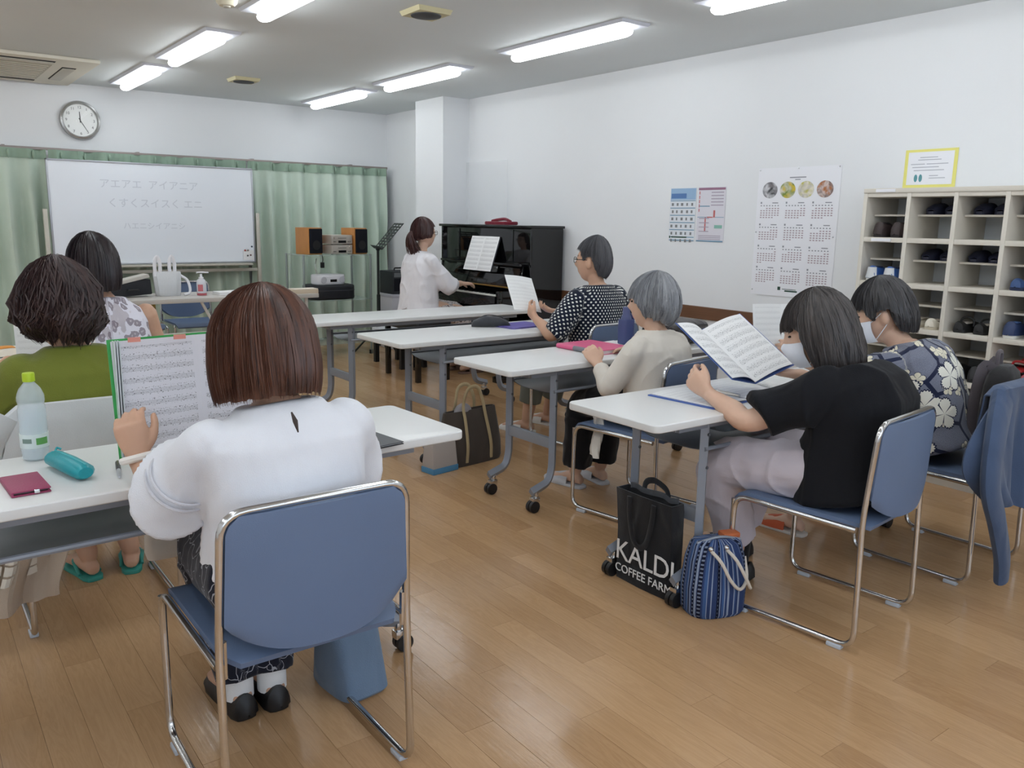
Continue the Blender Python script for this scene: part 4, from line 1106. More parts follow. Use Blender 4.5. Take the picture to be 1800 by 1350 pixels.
ck = thing('wall_clock', 'round silver-rimmed wall clock on the front wall', 'clock', (1.54, YF, 2.182))
Rk = np.array([[1, 0, 0], [0, 0, 1], [0, -1, 0.]])                # lathe z -> -y
RK = lambda p: V(p[0], -p[2], p[1])
Rl = np.array([[1, 0, 0], [0, 0, -1], [0, 1, 0.]])
MB().lathe([(.0, .0), (.168, .0), (.172, .02), (.165, .042), (.150, .046), (.142, .036), (.142, .02)], 48, (0, 0, 0), Rl).build('rim', mat('clock_silver', (176, 176, 174), .25, .8), ck)
MB().lathe([(.0, .018), (.142, .018), (.1415, .0225)], 40, (0, 0, 0), Rl).build('dial', mat('clock_dial', (244, 246, 244), .5), ck)
for h in range(1, 13):
    a = PI/2-2*PI*h/12; text_mesh('numeral', str(h), .034, mat('clock_ink', (74, 76, 80), .6), ck, (.115*math.cos(a), -.0232, .115*math.sin(a)-.012), R_FRONT, .0003, 'CENTER')
for ang, L, w in ((PI/2-2*PI*11.95/12, .075, .005), (PI/2-2*PI*25/60, .11, .0035)):
    MB().tube([V(-.02*math.cos(ang), -.025, -.02*math.sin(ang)), V(L*math.cos(ang), -.025, L*math.sin(ang))], [w, w*.6], 4).build('hand', mat('clock_hand', (60, 62, 66), .5), ck)
gl = mat('clear_glass', (255, 255, 255), .03, 0, .9, alpha=.06)
MB().rings([[V(r_*math.cos(2*PI*j/40), -z_, r_*math.sin(2*PI*j/40)) for j in range(40)] for r_, z_ in ((.002, .046), (.08, .043), (.143, .036))], cap=False).build('glass', gl, ck)

# ------------------------------------------------------------------ stereo rack
rk = thing('glass_rack', 'glass-shelved stereo rack in front of the green curtain', 'rack', (3.50, 7.75, 0))
M_GLS = mat('shelf_glass', (186, 206, 200), .05, 0, .5, alpha=.35)
for i, z in enumerate((.12, .55, .985)):
    MB().box(-.36, .36, -.22, .22, z, z+.01).build('shelf', M_GLS, rk, smooth=False)
for x in (-.35, .35):
    for y in (-.21, .21): MB().tube([V(x, y, 0), V(x, y, 1.0)], .011, 10).build('post', mat('rack_grey', (150, 160, 156), .3, .5), rk)
    MB().cyl((x, -.2, .0), (x, -.2, .04), .02, 10).build('foot', M_RUB, rk)
M_OAK = mat('speaker_wood', (186, 126, 66), .45, 0, .5, .15, 6, stretch=(8, 8, 1))
M_GRL = mat('speaker_cloth', (26, 27, 34), .95, 0, .2, .1, 40, .6, 900)
def speaker(x, rz, label):
    r = thing('bookshelf_speaker', label, 'speaker', (x, 7.72, .995), rz, 'stereo speakers')
    MB().box(-.075, .075, -.11, .11, 0, .255).build('cabinet', M_OAK, r, bevel=.004)
    MB().box(-.07, .07, -.128, -.11, .012, .245).build('grille', M_GRL, r, bevel=.006)
    MB().lathe([(.0, -.006), (.03, -.006), (.045, .002)], 20, (0, -.129, .09), Rl).build('woofer', mat('cone_black', (18, 18, 20), .6), r)
speaker(3.285, .2, 'left wooden stereo speaker with its oak side showing')
speaker(3.765, .2, 'right wooden stereo speaker behind the silver units')
M_SILV = mat('silver_unit', (198, 190, 180), .35, .4)
def hifi(z, label, knob):
    r = thing('hifi_unit', label, 'stereo unit', (3.545, 7.70, z), .22, 'stacked silver stereo units')
    MB().box(-.125, .125, -.12, .12, .006, .092).build('case', M_SILV, r, bevel=.004)
    MB().box(-.045, .045, -.124, -.119, .018, .040).build('display', mat('display_black', (24, 24, 26), .2), r, smooth=False)
    for x in (-.10, -.085, .075, .095): MB().cyl((x, -.12, .03), (x, -.13, .03), .006, 10).build('button', mat('button_grey', (150, 146, 140), .4, .5), r)
    MB().cyl((knob, -.12, .068), (knob, -.136, .068), .013, 16).build('knob', M_SILV, r)
    MB().box(-.05, .05, -.1225, -.119, .060, .066).build('slot', mat('slot_grey', (120, 116, 110), .5), r, smooth=False)
    for x in (-.1, .1):
        for y in (-.09, .09): MB().cyl((x, y, 0), (x, y, .007), .012, 8).build('foot', M_RUB, r)
hifi(.995, 'lower of the two silver stereo units between the speakers', .09)
hifi(1.089, 'upper of the two silver stereo units between the speakers', -.09)
cb = thing('black_drum_case', 'round-cornered black case on the middle glass shelf under the white CD radio', 'case', (3.47, 7.70, .56))
MB().prism(rr_poly(-.24, .24, -.17, .17, .12, 6), 0, .14).build('shell', mat('case_black', (28, 30, 36), .6, 0, .4, .1, 10, .4, 200), cb, bevel=.02, seg=3)
MB().prism(rr_poly(-.243, .243, -.173, .173, .12, 6), .085, .093).build('zip', mat('zip_dark', (60, 62, 68), .5, .3), cb, bevel=.002)
cdp = thing('cd_radio', 'white portable CD radio lying on the black case', 'radio', (3.46, 7.69, .70), .1)
MB().prism(rr_poly(-.155, .155, -.10, .10, .06, 6), 0, .10).build('body', mat('white_plastic', (226, 226, 230), .35), cdp, bevel=.02, seg=3)
MB().box(-.03, .04, -.104, -.098, .03, .055).build('display', mat('display_black'), cdp, smooth=False)
MB().lathe([(.0, .004), (.06, .004), (.065, 0)], 24, (0, .0, .10)).build('lid', mat('white_plastic2', (214, 214, 218), .3), cdp)
for x in (-.10, .10): MB().lathe([(.0, .004), (.03, .004), (.033, 0)], 16, (x, -.099, .05), Rl).build('speaker_disc', mat('disc_grey', (190, 190, 196), .6), cdp)
MB().tube(catmull([V(-.09, .05, .10), V(-.10, .06, .18), V(-.08, .07, .25)], 4), .004, 6).build('antenna', M_CHROME, cdp)
cl = thing('hanging_cord', 'short dark adapter hanging under the top glass shelf', 'adapter', (3.42, 7.72, .86))
MB().tube(catmull([V(0, 0, .125), V(.006, 0, .08), V(0, 0, .05)], 4), .004, 6).build('cord', M_RUB, cl)
MB().box(-.018, .018, -.012, .012, 0, .055).build('plug', M_RUB, cl, bevel=.006)
bx = thing('paper_box', 'flat beige cardboard box at the end of the teacher table', 'box', (2.86, 6.86, .70))
MB().box(-.11, .11, -.06, .06, 0, .035).build('carton', mat('beige_card', (206, 190, 168), .8, 0, .2, .06, 8), bx, bevel=.003)
MB().box(-.108, .108, -.058, .058, .035, .042).build('lid', mat('card_lid', (224, 214, 200), .8), bx, bevel=.002)

# music stand
ms = thing('music_stand', 'black music stand with a tilted slotted desk by the corner', 'music stand', (3.80, 7.28, 0))
M_BLK = mat('stand_black', (26, 34, 32), .5, .2)
MB().tube([V(0, 0, .22), V(0, 0, 1.06)], .013, 10).build('pole', M_BLK, ms)
MB().tube([V(0, 0, .12), V(0, 0, .62)], .018, 10).build('outer_tube', M_BLK, ms)
for k in range(3):
    a = k*2*PI/3+.4; MB().tube([V(0, 0, .32), V(.28*math.cos(a), .28*math.sin(a), .012)], .009, 8).build('leg', M_BLK, ms)
Rd = rotz(-1.85)@rotx(-.70)
dk = lambda x, y, z: Rd@V(x, y, z)+V(0, -.01, 1.08)
for j in range(9):
    z = .02+j*.036; MB().box(-.19, .19, -.0015, .0015, z-(.010 if j else .02), z+.011, Rd, V(0, -.01, 1.06)).build('desk_slat', M_BLK, ms, smooth=False)
for x in (-.186, .186, -.06, .06): MB().box(x-.006, x+.006, -.003, .003, 0, .32, Rd, V(0, -.01, 1.06)).build('desk_edge', M_BLK, ms, smooth=False)
MB().box(-.19, .19, -.05, 0, -.004, .0, Rd, V(0, -.01, 1.06)).build('ledge', M_BLK, ms, smooth=False)
MB().ball((0, .0, 1.06), .022, 10, 8).build('joint', M_BLK, ms)

# amplifier boxes in the corner
ab = thing('storage_box', 'pale grey box on the floor in the corner under the black amplifier', 'box', (4.32, 7.80, 0))
MB().box(-.17, .17, -.16, .16, 0, .56).build('body', mat('pale_box', (206, 206, 214), .6), ab, bevel=.01)
MB().box(-.175, .175, -.165, .165, .54, .575).build('lid', mat('pale_lid', (190, 190, 200), .5), ab, bevel=.006)
aa = thing('amplifier', 'black amplifier standing on the grey box in the corner', 'amplifier', (4.32, 7.80, .577))
MB().box(-.16, .16, -.14, .14, 0, .235).build('case', mat('amp_black', (46, 50, 54), .6, 0, .4, .1, 30, .5, 200), aa, bevel=.008)
MB().box(-.14, .14, -.146, -.14, .03, .16).build('grille', M_GRL, aa, bevel=.003)
MB().box(-.14, .14, -.145, -.14, .175, .22).build('control_panel', mat('amp_panel', (120, 124, 128), .4, .4), aa, smooth=False)
MB().tube(fillet([V(-.06, 0, .23), V(-.06, 0, .262), V(.06, 0, .262), V(.06, 0, .23)], .02), .008, 8).build('handle', M_RUB, aa)

# ------------------------------------------------------------------ piano
M_PNO = mat('piano_black', (12, 12, 14), .06, 0, .6)
pn = thing('upright_piano', 'glossy black upright piano against the right wall', 'piano', (4.66, 6.25, 0))
# local: x negative is the front; y along
def pb(name, a, m=M_PNO, bev=.004, par=pn): return MB().box(*a).build(name, m, par, bevel=bev)
YL = .715
pb('back_case', (-.30, -.02, -YL+.03, YL-.03, .05, 1.285))
for s in (-1, 1):
    y0, y1 = (s*YL, s*(YL-.03)) if s < 0 else (YL-.03, YL)
    pb('side_panel', (-.335, 0, min(y0, y1), max(y0, y1), 0, 1.285))
    pb('key_arm', (-.64, -.33, min(y0, y1)-.0, max(y0, y1)+.0, .60, .775), bev=.02)
    pb('arm_block', (-.625, -.30, s*(YL-.075)-.04, s*(YL-.075)+.04, .70, .765), bev=.01)
    pb('front_leg', (-.615, -.55, s*(YL-.05)-.035, s*(YL-.05)+.035, .05, .60))
    pb('toe_block', (-.66, -.30, s*(YL-.05)-.045, s*(YL-.05)+.045, 0, .05))
pb('top_lid', (-.36, .01, -YL-.01, YL+.01, 1.285, 1.308), bev=.006)
pb('upper_panel', (-.318, -.30, -YL+.03, YL-.03, .93, 1.28))
pb('panel_strip', (-.324, -.316, -.43, -.415, .94, 1.27), bev=.002); pb('panel_strip', (-.324, -.316, .415, .43, .94, 1.27), bev=.002)
pb('music_ledge', (-.40, -.30, -.63, .63, .965, .985), bev=.004)
fb = MB().box(-.012, .012, -YL+.09, YL-.09, 0, .20, roty(.20), V(-.385, 0, .775)); fb.build('fallboard', M_PNO, pn, bevel=.008)
pb('fallboard_rail', (-.40, -.365, -YL+.10, YL-.10, .772, .785), mat('brass', (190, 150, 80), .3, .9), .003)
md = MB().box(-.008, .008, -.33, .33, 0, .06, roty(.3), V(-.415, 0, .90)); md.build('music_desk', M_PNO, pn, bevel=.004)
pb('key_bed', (-.62, -.30, -YL+.03, YL-.03, .62, .70))
pb('key_slip', (-.635, -.615, -YL+.11, YL-.11, .66, .722), bev=.004)
pb('lower_panel', (-.30, -.27, -YL+.03, YL-.03, .08, .62)); pb('bottom_board', (-.32, -.26, -YL+.03, YL-.03, .03, .09))
wk = MB(); nk = 52; kw_ = 1.22/nk
for i in range(nk): wk.box(-.61, -.46, -.61+i*kw_+.0006, -.61+(i+1)*kw_-.0006, .705, .727)
tag(wk.build('white_keys', mat('ivory', (236, 234, 226), .3), pn, smooth=False, fix=False), kind='stuff')
bk = MB()
for i in range(nk-1):
    if (i % 7) in (0, 2, 3, 5, 6): bk.box(-.555, -.455, -.61+(i+1)*kw_-.006, -.61+(i+1)*kw_+.006, .727, .739)
tag(bk.build('black_keys', M_PNO, pn, smooth=False, fix=False), kind='stuff')
for y in (-.07, 0, .07): MB().tube([V(-.30, y, .07), V(-.36, y, .065), V(-.41, y, .06)], .012, 8).build('pedal', mat('brass'), pn)
pch = thing('red_pouch', 'dark red cloth pouch lying on top of the piano', 'pouch', (4.46, 6.17, 1.308), .2)
MB().prism(rr_poly(-.06, .06, -.17, .17, .04), 0, .03).build('cloth', fabric('wine_cloth', (120, 34, 50)), pch, bevel=.012)
MB().tube(catmull([V(-.03, -.14, .03), V(.0, -.05, .05), V(.02, .05, .045), V(.02, .13, .032)], 4), .014, 8).build('fold', fabric('wine_cloth', (120, 34, 50)), pch)
ap = thing('acrylic_screen', 'clear acrylic screen standing on the piano top against the wall', 'acrylic screen', (4.66, 6.70, 1.308))
MB().box(-.003, .003, -.34, .34, 0, .59).build('sheet', mat('acrylic', (244, 248, 250), .04, 0, .5, alpha=.12), ap, smooth=False)
MB().box(-.05, .04, -.18, .02, 0, .012).build('stand', mat('white_plastic2'), ap, bevel=.003)
# music on the piano, flat paper with printed staves
def score_mat(name, sysn=7.0, ink=.75, paper=(238, 238, 238), dens=.5, margin=.06):
    m, t, b = base_mat(name, paper, .7, 0, .2)
    u, v, _ = t.xyz(t.attr('puv')[1])
    vv = t.m('MULTIPLY', v, sysn); fr = t.m('FRACT', vv)
    band = t.m('MULTIPLY', t.m('GREATER_THAN', fr, .30), t.m('LESS_THAN', fr, .70))
    ln = t.m('FRACT', t.m('MULTIPLY', t.m('SUBTRACT', fr, .30), 10.0))
    lines = t.m('MULTIPLY', band, t.m('LESS_THAN', t.m('ABSOLUTE', t.m('SUBTRACT', ln, .5)), .16))
    nz = t.noise(t.comb(t.m('MULTIPLY', u, 30.0), t.m('MULTIPLY', vv, 5.0)), 1.6, 2.0, .7)
    wide = t.m('MULTIPLY', t.m('GREATER_THAN', fr, .2), t.m('LESS_THAN', fr, .92))
    notes = t.m('MULTIPLY', wide, t.m('GREATER_THAN', nz, 1-dens*.85))
    inm = t.m('MULTIPLY', t.m('MULTIPLY', t.m('GREATER_THAN', u, margin), t.m('LESS_THAN', u, 1-margin)), t.m('MULTIPLY', t.m('GREATER_THAN', v, .05), t.m('LESS_THAN', v, .95)))
    k = t.m('MULTIPLY', inm, t.m('MULTIPLY', t.m('MAXIMUM', t.m('MULTIPLY', lines, .55), notes), ink))
    t.l.new(t.mix(k, lin(paper), lin((60, 60, 66))), b.inputs['Base Color']); MATS[name] = m; return m
M_SC = score_mat('score_print', 8.0, .55); M_SC2 = score_mat('score_print_dense', 10.0, .85, (226, 226, 233), .46); M_SC3 = score_mat('score_print_light', 10.0, .35, (240, 241, 240), .42)
sp = thing('piano_score', 'white open music book on the piano music desk', 'music book', (4.25, 6.22, .905), 0)
for s in (-1, 1):
    MB().sheet(lambda u, v: V(.10*v+.006*math.sin(u*PI)*0-.012*(1-abs(2*u-1))*0, s*(.004+.21*(u if s > 0 else 1-u)) if False else (-.215+.215*u if s < 0 else .215*u), .30*v)+V(-.02-.012*math.sin(u*PI), 0, 0), 8, 8, .003, uv=True).build('page', M_SC, sp)
MB().box(-.014, -.008, -.22, .22, 0, .30, roty(.32), V(0, 0, 0)).build('cover', mat('book_cover', (60, 62, 70), .6), sp)
# bench under the pianist
bn = thing('piano_bench', 'black padded piano bench under the pianist', 'bench', (3.60, 6.2, 0))
MB().prism(rr_poly(-.17, .17, -.30, .30, .03), .43, .51).build('cushion', mat('bench_vinyl', (28, 28, 30), .45), bn, bevel=.015)
for x in (-.14, .14):
    for y in (-.26, .26): MB().box(x-.02, x+.02, y-.02, y+.02, 0, .43).build('leg', M_PNO, bn, bevel=.004)
kbd = thing('low_grey_step', 'pale low storage step on the floor in front of the piano bench', 'step', (3.80, 6.82, 0), 0)
MB().box(-.17, .12, -.28, .28, .28, .33).build('top', mat('pale_step', (204, 206, 210), .5), kbd, bevel=.006)
for x in (-.14, .09):
    for y in (-.25, .25): MB().box(x-.02, x+.02, y-.02, y+.02, 0, .28).build('leg', mat('step_black', (30, 30, 32), .5), kbd)

# ------------------------------------------------------------------ right wall: posters and notice
def quads(name, rects, m, parent, x=-.0012):
    """flat print on the right wall: rects in (y_left, y_right, z0, z1) with y running right->left"""
    k = MB()
    for a, b, z0, z1 in rects: k.add([(x, a, z0), (x, b, z0), (x, b, z1), (x, a, z1)], [(0, 1, 2, 3)])
    return tag(k.build(name, m, parent, smooth=False, fix=False), kind='stuff')
def paper_on_wall(r, w, h, m, bend=.004, name='paper'):
    return MB().sheet(lambda u, v: V(-.0006-bend*(.5+.5*math.sin(u*5+v*3))*max(0, 1-v*3)*.3, w/2-u*w, -h/2+v*h), 8, 8, .0008).build(name, m, r)
M_PAP = mat('poster_paper', (236, 237, 242), .6)
cal = thing('year_calendar', 'tall white year calendar poster with four round photos at its top', 'calendar', (XR-.002, 3.282, 1.297))
paper_on_wall(cal, .605, .825, M_PAP)
M_INKR = mat('calendar_ink', (176, 160, 168), .7); M_INKG = mat('calendar_grey_ink', (150, 152, 160), .7)
rq, gq = [], []
for mI in range(12):
    col, row = mI % 3, mI//3; yc = .20-col*.195; zt = .185-row*.140
    gq.append((yc+.072, yc+.060, zt, zt+.012)); gq.append((yc-.02, yc-.065, zt+.002, zt+.008))
    for c in range(7): gq.append((yc+.070-c*.022, yc+.060-c*.022, zt-.016, zt-.009))
    start = (mI*3+2) % 7; nd = (31, 28, 31, 30, 31, 30, 31, 31, 30, 31, 30, 31)[mI]
    for d in range(nd):
        c = (start+d) % 7; r_ = (start+d)//7
        (rq if c in (0, 6) or True else gq).append((yc+.070-c*.022, yc+.057-c*.022, zt-.034-r_*.0145, zt-.027-r_*.0145))
gq.append((.06, -.06, .345, .352)); gq.append((.02, -.02, .332, .338))
quads('dates', rq, M_INKR, cal, -.0022); quads('headings', gq, M_INKG, cal, -.0022)
def photo_mat(i, cols):
    m, t, b = base_mat('photo_%s' % 'abcd'[i], cols[0], .5)
    n = t.noise(t.pos(), 13+3*i, 2.0, .5, 1.0); f = t.m('MULTIPLY', t.m('SUBTRACT', n, .36), 3.4)
    f2 = t.m('MULTIPLY', t.m('SUBTRACT', t.noise(t.pos(), 21+3*i, 1.0), .5), 5.0)
    t.l.new(t.mix(clampf(t, f2), t.mix(clampf(t, f), lin(cols[0]), lin(cols[1])), lin(cols[2])), b.inputs['Base Color']); return m
PH = [((60, 62, 66), (210, 210, 214), (120, 116, 120)), ((120, 140, 60), (220, 214, 200), (206, 180, 50)), ((190, 186, 180), (226, 220, 200), (190, 186, 90)), ((120, 100, 96), (214, 196, 190), (176, 110, 60))]
for i in range(4):
    yc = .205-i*.135
    k = MB(); k.add([(-.0024, yc+.058*math.cos(a), .272+.052*math.sin(a)) for a in [2*PI*j/28 for j in range(28)]], [tuple(range(28))]); k.build('round_photo', photo_mat(i, PH[i]), cal, smooth=False, fix=False)
quads('logo', [(.09, .068, -.372, -.35), (.055, -.05, -.366, -.362), (.035, -.06, -.380, -.370), (-.14, -.205, -.350, -.345)], mat('logo_green', (40, 74, 62), .6), cal, -.0024)
for y, z in ((.29, .40), (0, .405), (-.29, .405), (.29, -.38), (-.285, -.02), (.292, 0)): MB().cyl((-.002, y, z), (-.006, y, z), .005, 8).build('pin', M_CHROME, cal)

gp = thing('leaflet', 'blue and white two-panel chart poster on the right wall', 'poster', (XR-.002, 4.105, 1.41))
for s, nm in ((1, 'left_sheet'), (-1, 'right_sheet')):
    MB().sheet(lambda u, v: V(-.0006, s*.132+.124*(1-2*u), -.19+.38*v), 4, 4, .0008).build(nm, mat('leaflet_paper', (222, 226, 232), .6) if s > 0 else mat('leaflet_paper_pink', (218, 216, 224), .6), gp)
quads('blue_header', [(.252, .012, .105, .186)], mat('header_blue', (150, 182, 214), .6), gp, -.0016)
quads('header_title', [(.245, .10, .115, .150)], mat('title_blue', (84, 122, 176), .6), gp, -.0022)
quads('blue_rules', [(.252, .012, .095-k*.052, .101-k*.052) for k in range(6)]+[(.25, .012, -.189, -.182), (-.012, -.252, -.189, -.180), (-.02, -.12, .055, .062), (-.012, -.25, -.02, -.016)], mat('rule_blue', (110, 150, 176), .6), gp, -.0018)
rsq = np.random.RandomState(3); dk_ = []
for k in range(6):
    for j in range(5):
        a = .235-j*.046+rsq.rand()*.008; dk_.append((a, a-.012-.012*rsq.rand(), .062-k*.052, .082-k*.052))
quads('pictograms', dk_, mat('picto_grey', (128, 130, 132), .6), gp, -.002)
quads('green_logo', [(.25, .238, -.172, -.155), (.23, .08, -.168, -.158)], mat('logo_green'), gp, -.002)
quads('pink_bar', [(-.012, -.252, .170, .186)], mat('bar_mauve', (150, 110, 134), .6), gp, -.002)
quads('red_text', [(-.02, -.028, .02+k*.03, .042+k*.03) for k in range(5)]+[(-.155, -.172, -.02, .03), (-.08, -.092, -.12, -.02), (-.10, -.15, -.022, -.014)], mat('text_red', (196, 112, 112), .6), gp, -.002)
quads('green_block', [(-.17, -.24, -.095, -.072)], mat('block_green', (130, 180, 166), .6), gp, -.002)
quads('text_lines', [(-.13, -.24, .15-k*.022, .157-k*.022) for k in range(5)]+[(-.03, -.12, -.03-k*.03, -.024-k*.03) for k in range(4)]+[(-.03, -.23, -.15-k*.012, -.145-k*.012) for k in range(3)], mat('text_mauve', (170, 160, 176), .6), gp, -.0021)

nc = thing('notice_sheet', 'yellow-bordered notice above the shoe cabinet', 'notice', (XR-.002, 2.44, 1.668))
paper_on_wall(nc, .295, .208, mat('notice_yellow', (234, 228, 128), .6), name='yellow_backing')
k = MB().sheet(lambda u, v: V(-.0022, .128-.256*u, -.088+.178*v), 2, 2, .0006); k.build('white_sheet', M_PAP, nc)
quads('text_lines', [(.06, -.04, .058, .062), (.07, -.06, .045, .049), (.11, .03, .022, .026), (.02, -.10, .022, .026), (.10, -.05, .005, .009), (.09, -.08, -.012, -.008), (.0, -.05, -.042, -.038), (.0, -.09, -.055, -.051)], mat('notice_ink', (176, 178, 188), .7), nc, -.0032)
for y in (.075, .048):
    k = MB(); k.add([(-.0034, y+.010*math.cos(a), -.052+.021*math.sin(a)) for a in [2*PI*j/18 for j in range(18)]], [tuple(range(18))]); k.build('footprint', mat('footprint_teal', (92, 150, 158), .6), nc, smooth=False, fix=False)
# ------------------------------------------------------------------ shoe cabinet
CX, CY0 = 4.35, 2.60                      # front plane x, far (left in view) end y
PITCH, NCOL = .2455, 8
ROWZ = [1.515, 1.275, 1.037, .803, .556, .31, .07]    # centre of the horizontal boards, top to bottom
sc_ = thing('shoe_cabinet', 'cream open shoe cabinet with rows of pigeonholes along the right wall', 'cabinet', (CX, CY0, 0))
M_CAB = mat('cabinet_cream', (214, 208, 196), .5, 0, .4, .03, 3)
M_CABB = mat('cabinet_back', (206, 212, 218), .6)
DP = .335
MB().box(DP-.008, DP, -NCOL*PITCH, 0, .05, 1.53).build('back_panel', M_CABB, sc_, smooth=False)
for i in range(NCOL+1):
    MB().box(0, DP-.008, -i*PITCH-.011, -i*PITCH+.011, .05, 1.53).build('divider', M_CAB, sc_, bevel=.002)
for z in ROWZ:
    for i in range(NCOL): MB().box(.002, DP-.008, -(i+1)*PITCH+.011, -i*PITCH-.011, z-.013, z+.013).build('shelf', M_CAB, sc_, bevel=.002)
for a, b in zip(ROWZ[:-1], ROWZ[1:]):
    zz = (a+b)/2+.012
    for i in range(NCOL): MB().box(.09, DP-.008, -(i+1)*PITCH+.011, -i*PITCH-.011, zz-.005, zz+.005).build('half_shelf', M_CAB, sc_, smooth=False)
MB().box(-.004, DP, -NCOL*PITCH-.012, .012, 1.524, 1.548).build('top_board', M_CAB, sc_, bevel=.003)
MB().box(.02, DP, -NCOL*PITCH, 0, 0, .06).build('plinth', M_CAB, sc_, smooth=False)
for z in (1.536, ROWZ[1]):
    MB().box(-.0065, -.004 if z > 1.5 else .002, -.17, -.06, z-.008, z+.008).build('label_strip', mat('label_white', (232, 232, 236), .6), sc_, smooth=False)

# shoes: toe towards the wall (+x) or towards us
def shoe_mesh(kind):
    k = MB(); L = .23
    ribs = {'slipper': [(0, .030, .020, .018), (.02, .036, .02, .02), (.08, .036, .02, .02), (.11, .040, .060, .02), (.16, .043, .056, .02), (.20, .036, .042, .02), (.225, .018, .026, .02)],
            'sneaker': [(-.006, .003, .02, 0), (0, .024, .060, .0), (.015, .032, .082, .0), (.05, .034, .078, .0), (.10, .036, .075, 0), (.14, .041, .062, 0), (.19, .039, .050, 0), (.22, .024, .036, 0), (.23, .010, .026, 0)],
            'pump': [(-.006, .003, .02, 0), (0, .022, .052, 0), (.02, .030, .058, 0), (.06, .031, .040, 0), (.12, .034, .036, 0), (.17, .038, .046, 0), (.21, .028, .036, 0), (.228, .012, .022, 0)]}[kind]
    rr = [[V(a, w*math.cos(q), .016+(h-.016)*max(0, math.sin(q))**(.7)) for q in [PI*j/12 for j in range(13)]] for a, w, h, _ in ribs]
    k.sheet(lambda u, v: rr[int(round(u*(len(rr)-1)))][int(round(v*12))], len(rr)-1, 12, .005)
    return k
def sole_mesh():
    prof = [(0, .022), (.012, .031), (.06, .034), (.12, .038), (.17, .042), (.205, .034), (.228, .014)]
    return MB().rings([[V(a, s*w, z) for s, z in ((-1, 0), (1, 0), (1, .018), (-1, .018))] for a, w in prof])
def opening_mesh(kind):
    h = {'slipper': .0215, 'sneaker': .076, 'pump': .046}[kind]
    e = {'slipper': (.055, .045, .030), 'sneaker': (.06, .045, .024), 'pump': (.085, .070, .026)}[kind]
    return MB().ball((e[0], 0, h), (e[1], e[2], .006), 16, 6)
SHOE_PROTO = {}
def put_shoe(kind, cup, csole, cin, col, row, upper, dy, label, toe_in=True, dx=.05, rz=0.0, strap=None):
    z = (ROWZ[row]+ROWZ[row+1])/2+.017 if upper else ROWZ[row+1]+.013
    y = -(col+.5)*PITCH+dy
    r = thing({'slipper': 'slipper', 'sneaker': 'sneaker', 'pump': 'pump'}[kind], label, 'shoe', (CX+(.095 if upper else dx)+(0 if toe_in else .23), CY0+y, z), (0 if toe_in else PI)+rz, 'shoes in the cabinet')
    if kind not in SHOE_PROTO: SHOE_PROTO[kind] = (shoe_mesh(kind).mesh('upper'), sole_mesh().mesh('sole', bevel=.004), opening_mesh(kind).mesh('lining'))
    for nm, me, c, ro in zip(('upper', 'sole', 'lining'), SHOE_PROTO[kind], (cup, csole, cin), (.55, .7, .8)):
        m2 = me.copy(); m2.materials.append(mat('shoe_%d_%d_%d' % c, c, ro)); link(nm, m2, r)
    if strap is not None:
        MB().tube(catmull([V(.09, -.034, .03), V(.095, -.03, .062), V(.095, 0, .075), V(.095, .03, .062), V(.09, .034, .03)], 4), .006, 8).build('strap', mat('shoe_%d_%d_%d' % strap, strap, .5), r)
NAVY, BLK, BRN, WHT = (30, 34, 56), (26, 26, 28), (52, 40, 40), (226, 224, 216)
def pair(kind, cup, csole, cin, col, row, upper, desc, **kw):
    for d, nm in ((.05, 'left'), (-.05, 'right')): put_shoe(kind, cup, csole, cin, col, row, upper, d, '%s of %s' % (nm, desc), **kw)
pair('sneaker', BRN, (40, 34, 34), (30, 26, 26), 0, 0, False, 'the dark brown shoes in the top left cubby', dx=.03)
pair('sneaker', (44, 84, 150), WHT, (30, 40, 70), 0, 1, False, 'the blue sneakers with silver heels in the left column', dx=.0)
for d in (.05, -.05):
    r = [o for o in bpy.data.objects if o.parent is None and o.name.startswith('sneaker')][-1 if d < 0 else -2]
    MB().sheet(lambda u, v: V(-.011+.034*(1-math.cos((u-.5)*2.2))+.006*v, .036*math.sin((u-.5)*2.2)*(1-.25*v), .018+.058*v), 8, 4, .004).build('heel_patch', mat('heel_silver', (206, 208, 210), .4), r)
pair('slipper', NAVY, NAVY, (24, 26, 40), 1, 0, True, 'the navy slippers in the second column, top cubby', toe_in=False)
pair('slipper', NAVY, NAVY, (24, 26, 40), 2, 0, True, 'the navy slippers in the third column, top cubby', toe_in=False)
pair('slipper', BLK, BLK, (20, 20, 22), 3, 0, True, 'the black slippers in the fourth column, top cubby', toe_in=False)
pair('slipper', NAVY, NAVY, (24, 26, 40), 1, 1, True, 'the navy slippers in the second column, second cubby', toe_in=False)
pair('slipper', NAVY, NAVY, (24, 26, 40), 2, 1, True, 'the navy slippers in the third column, second cubby', toe_in=False)
pair('pump', (58, 84, 130), (40, 50, 80), (120, 110, 100), 3, 1, False, 'the blue flat shoes in the fourth column', dx=.03)
pair('pump', (224, 218, 202), (206, 196, 176), (200, 192, 178), 1, 2, False, 'the cream shoes behind the flowered shirt', dx=.02)
pair('pump', BLK, BLK, (196, 190, 180), 2, 2, False, 'the black strap shoes with pale insoles', dx=.03, strap=(30, 30, 32))
pair('sneaker', (42, 58, 96), WHT, (70, 100, 150), 3, 2, False, 'the navy canvas sneakers with white soles', dx=.02)
pair('sneaker', (34, 34, 38), (26, 26, 28), (20, 20, 20), 2, 3, False, 'the black sneakers low in the third column', dx=.03)
pair('sneaker', (196, 108, 118), (28, 26, 28), (60, 30, 34), 3, 3, False, 'the pink and black shoes low in the fourth column', dx=.03)
rb = thing('red_sandal', 'red strappy sandal above the pink shoes in the cabinet', 'sandal', (CX+.03, CY0-3.5*PITCH, ROWZ[4]+.10))
